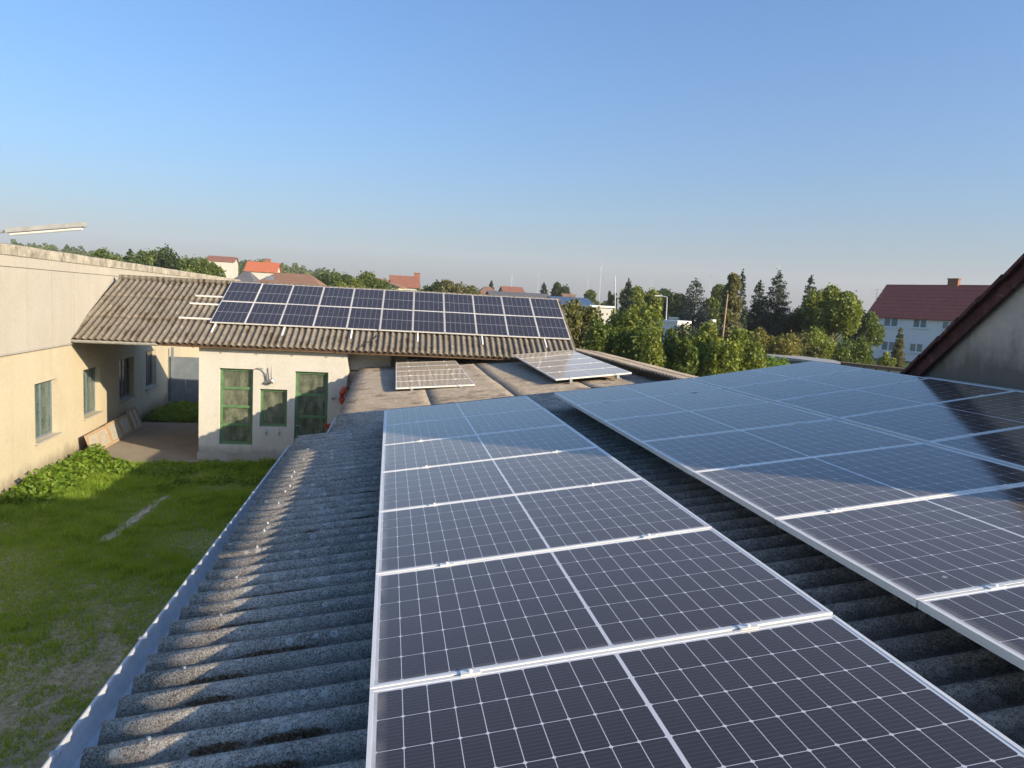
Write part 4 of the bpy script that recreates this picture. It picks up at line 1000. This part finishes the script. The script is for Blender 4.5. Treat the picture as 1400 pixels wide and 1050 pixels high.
def flat_building(name, px0, px1, py, Y, D, wall, label, extra=None, pb=0.0):
    a, b = at(px0, py, Y), at(px1, py, Y); t = thing(name, ((a.x+b.x)/2, Y, 0), label, 'building')
    k = MB(); k.box(a.x, Y, 0, b.x, Y+D, a.z-.25); k.build('wall', wall, t)
    k = MB(); k.box(a.x-.2, Y-.2, a.z-.25, b.x+.2, Y+D+.2, a.z); k.build('roof', M_white if pb == 0 else M_plinth, t)
    if extra: extra(t, a, b)
    return t
flat_building('white_flat_building', 808, 838, 417, 90, 8, M_white_plaster, 'white flat-roofed building above the olive shrub')
a = at(888, 436, 58); sht = Vector((.6, -.8, 0)); shn = Vector((.8, .6, 0))
d_ = Vector(M @ np.array([(926-700)/F_PX, (440-525)/F_PX, 1.0])); tt_ = Vector((a.x, a.y, 0)).dot(shn)/d_.dot(shn); shl = (d_*tt_+Vector(CAMP)-a).dot(sht)
sh = thing('white_shed', (a.x, a.y, 0), 'white shed with a dark door behind the hedge', 'shed')
k = MB(); k.obox((a.x, a.y, 0), sht*shl, shn*2.0, (0, 0, a.z-.2)); k.build('wall', M_housewhite, sh)
k = MB(); k.obox(Vector((a.x, a.y, a.z-.2))-sht*.1-shn*.1, sht*(shl+.2), shn*2.2, (0, 0, .2)); k.build('roof', M_white, sh)
k = MB(); k.obox(Vector((a.x, a.y, 0.2))+sht*shl*0.3-shn*0.03, sht*shl*0.24, shn*0.028, (0, 0, a.z-.9)); k.build('door', M_black, sh)
flat_building('cream_shed', 942, 976, 435, 72, 5, M_cream, 'cream shed partly hidden behind the grey-blue spruce')
# carport roof, low boundary wall
a, b = atz(1036, 484, 2.55), atz(1168, 500, 2.55)
cpt = thing('flat_carport', (a.x, a.y, 0), 'dark flat carport roof with a pale front edge right of the hedge', 'carport')
dv = (b-a); k = MB(); k.obox(a, dv, Vector((2.0, 5.0, 0)), (0, 0, -0.14)); k.build('roof', M_lamp_grey, cpt)
k = MB(); k.obox(a+Vector((.1, .3, -1.2)), dv*0.98, Vector((.6, 2.0, 0)), (0, 0, 1.03)); k.build('side_panel', M_bluepv, cpt)
k = MB()
for f in (0.03, 0.5, 0.97): p = a+dv*f; k.tube([(p.x+.1, p.y+.3, 0), (p.x+.1, p.y+.3, 2.4)], 0.06, 8)
k.build('posts', M_wood, cpt)
a, b = at(1150, 495, 30), at(1236, 504, 26); bw = thing('boundary_wall', (a.x, a.y, 0), 'low pale wall with dark wooden capping below the white house', 'wall')
k = MB(); k.prism([(a.x, a.y, 0), (b.x, b.y, 0), (b.x, b.y, b.z-.12), (a.x, a.y, a.z-.12)], (0.2, 0.3, 0)); k.build('masonry', M_white_plaster, bw)
k = MB(); k.obox(a+Vector((-.05, -.1, -.118)), b-a, (0.3, 0.5, 0), (0, 0, .12))
for f in range(6): p = a+(b-a)*(f/5.2); k.obox(p+Vector((-.03, -.12, -.36)), (.1, 0, 0), (0, .1, 0), (0, 0, .24))
k.build('capping', M_wood, bw)
# poles
def pole(px, pt, pb, Y, r, label, name='pole', arm=False, tilt=0):
    tp, bt = at(px, pt, Y), at(px-tilt, pb, Y); t = thing(name, (bt.x, Y, 0), label, 'pole')
    k = MB(); k.tube([(bt.x, Y, 0), tuple(bt), tuple(tp)], [r, r, r*.7], 8); k.build('shaft', M_steel if not tilt or arm else M_frame_wood, t)
    if arm: k = MB(); k.tube([tuple(tp), tuple(tp+Vector((-.5, 0, .05)))], .04, 6); k.obox(tp+Vector((-1.1, -.12, .0)), (.65, 0, .03), (0, .24, 0), (0, 0, .09)); k.build('lamp_head', M_steel, t)
    return t
pole(841, 378, 420, 120, .09, 'thin tall mast right of the white flat building', 'mast', False, 0)
pole(912, 406, 452, 57, .06, 'slim street lamp post with a short arm by the white shed', 'street_lamp', True, 2)
pole(995, 402, 452, 51, .07, 'pale leaning wooden pole left of the ivy column', 'leaning_pole', False, 6)
# wind turbines
M_turbine = simple('pale_grey_tower', (0.46, 0.48, 0.50), 0.6, 0, 0.03)
def turbine(px, py, Y, blade, label, az0, yawr=1.1):
    Y *= 1.6; blade *= 0.95
    p = at(px, py, Y); t = thing('wind_turbine', (p.x, Y, 0), label, 'wind turbine', 'wind turbines on the horizon')
    k = MB(); k.tube([(p.x, Y, 0), (p.x, Y, p.z)], [1.7, 0.9], 10); k.build('tower', M_turbine, t)
    k = MB(); k.obox((p.x-2, Y-4, p.z-1.6), (4, 0, 0), (0, 9, 0), (0, 0, 3.6)); k.build('nacelle', M_turbine, t)
    k = MB(); k.tube([(p.x, Y-6.5, p.z), (p.x, Y-4, p.z)], [0.8, 1.9], 10); k.build('hub', M_turbine, t)
    for j in range(3):
        a = az0+j*2*math.pi/3; rx = Vector((math.cos(yawr), math.sin(yawr), 0)); dr_ = rx*math.sin(a)+Vector((0, 0, math.cos(a))); c = Vector((p.x, Y-5.4, p.z))
        k = MB(); sdv = rx*math.cos(a)+Vector((0, 0, -math.sin(a)))
        k.prism([c+dr_*1.5-sdv*.7, c+dr_*(blade*.2)-sdv*1.9, c+dr_*blade-sdv*.3, c+dr_*blade+sdv*.2, c+dr_*(blade*.15)+sdv*.9, c+dr_*1.5+sdv*.7], (0, .5, 0)); k.build('blade', M_turbine, t)
    return t
turbine(822, 364, 1500, 38, 'nearest pale wind turbine above the white flat building', 0.1)
turbine(804, 383, 2300, 40, 'small faint turbine just left of the nearest turbine', 0.5)
turbine(736, 378, 2400, 42, 'faint turbine above the distant pine trees', 0.9)
turbine(700, 378, 2500, 42, 'leftmost faint turbine above the panel row', 0.2)
turbine(890, 385, 2300, 40, 'faint turbine right of the round broadleaf tree', 0.7)
turbine(972, 377, 1500, 36, 'turbine between the grey-blue spruce and ivy column', 0.75, 1.25)
turbine(1064, 367, 1200, 26, 'turbine whose blades show just above the tallest spruce', 0.75, 0.9)

# ------------------------------------------------------------------ haze
hz = MB(); hz.box(-2400, -60, -3.0, 2400, 3000, 200)
gm = G('haze_air'); gm.t.nodes.remove(gm.b); pv = gm.n('ShaderNodeVolumePrincipled')
pv.inputs['Color'].default_value = (0.97, 0.95, 0.97, 1); pv.inputs['Density'].default_value = 0.00027; pv.inputs['Anisotropy'].default_value = 0.0
gm.t.links.new(pv.outputs[0], gm.out.inputs['Volume'])
HAZE = True
if HAZE:
    tag(hz.build('haze', gm.m), 'thin blue morning haze over the far trees and horizon', 'haze', kind='stuff')
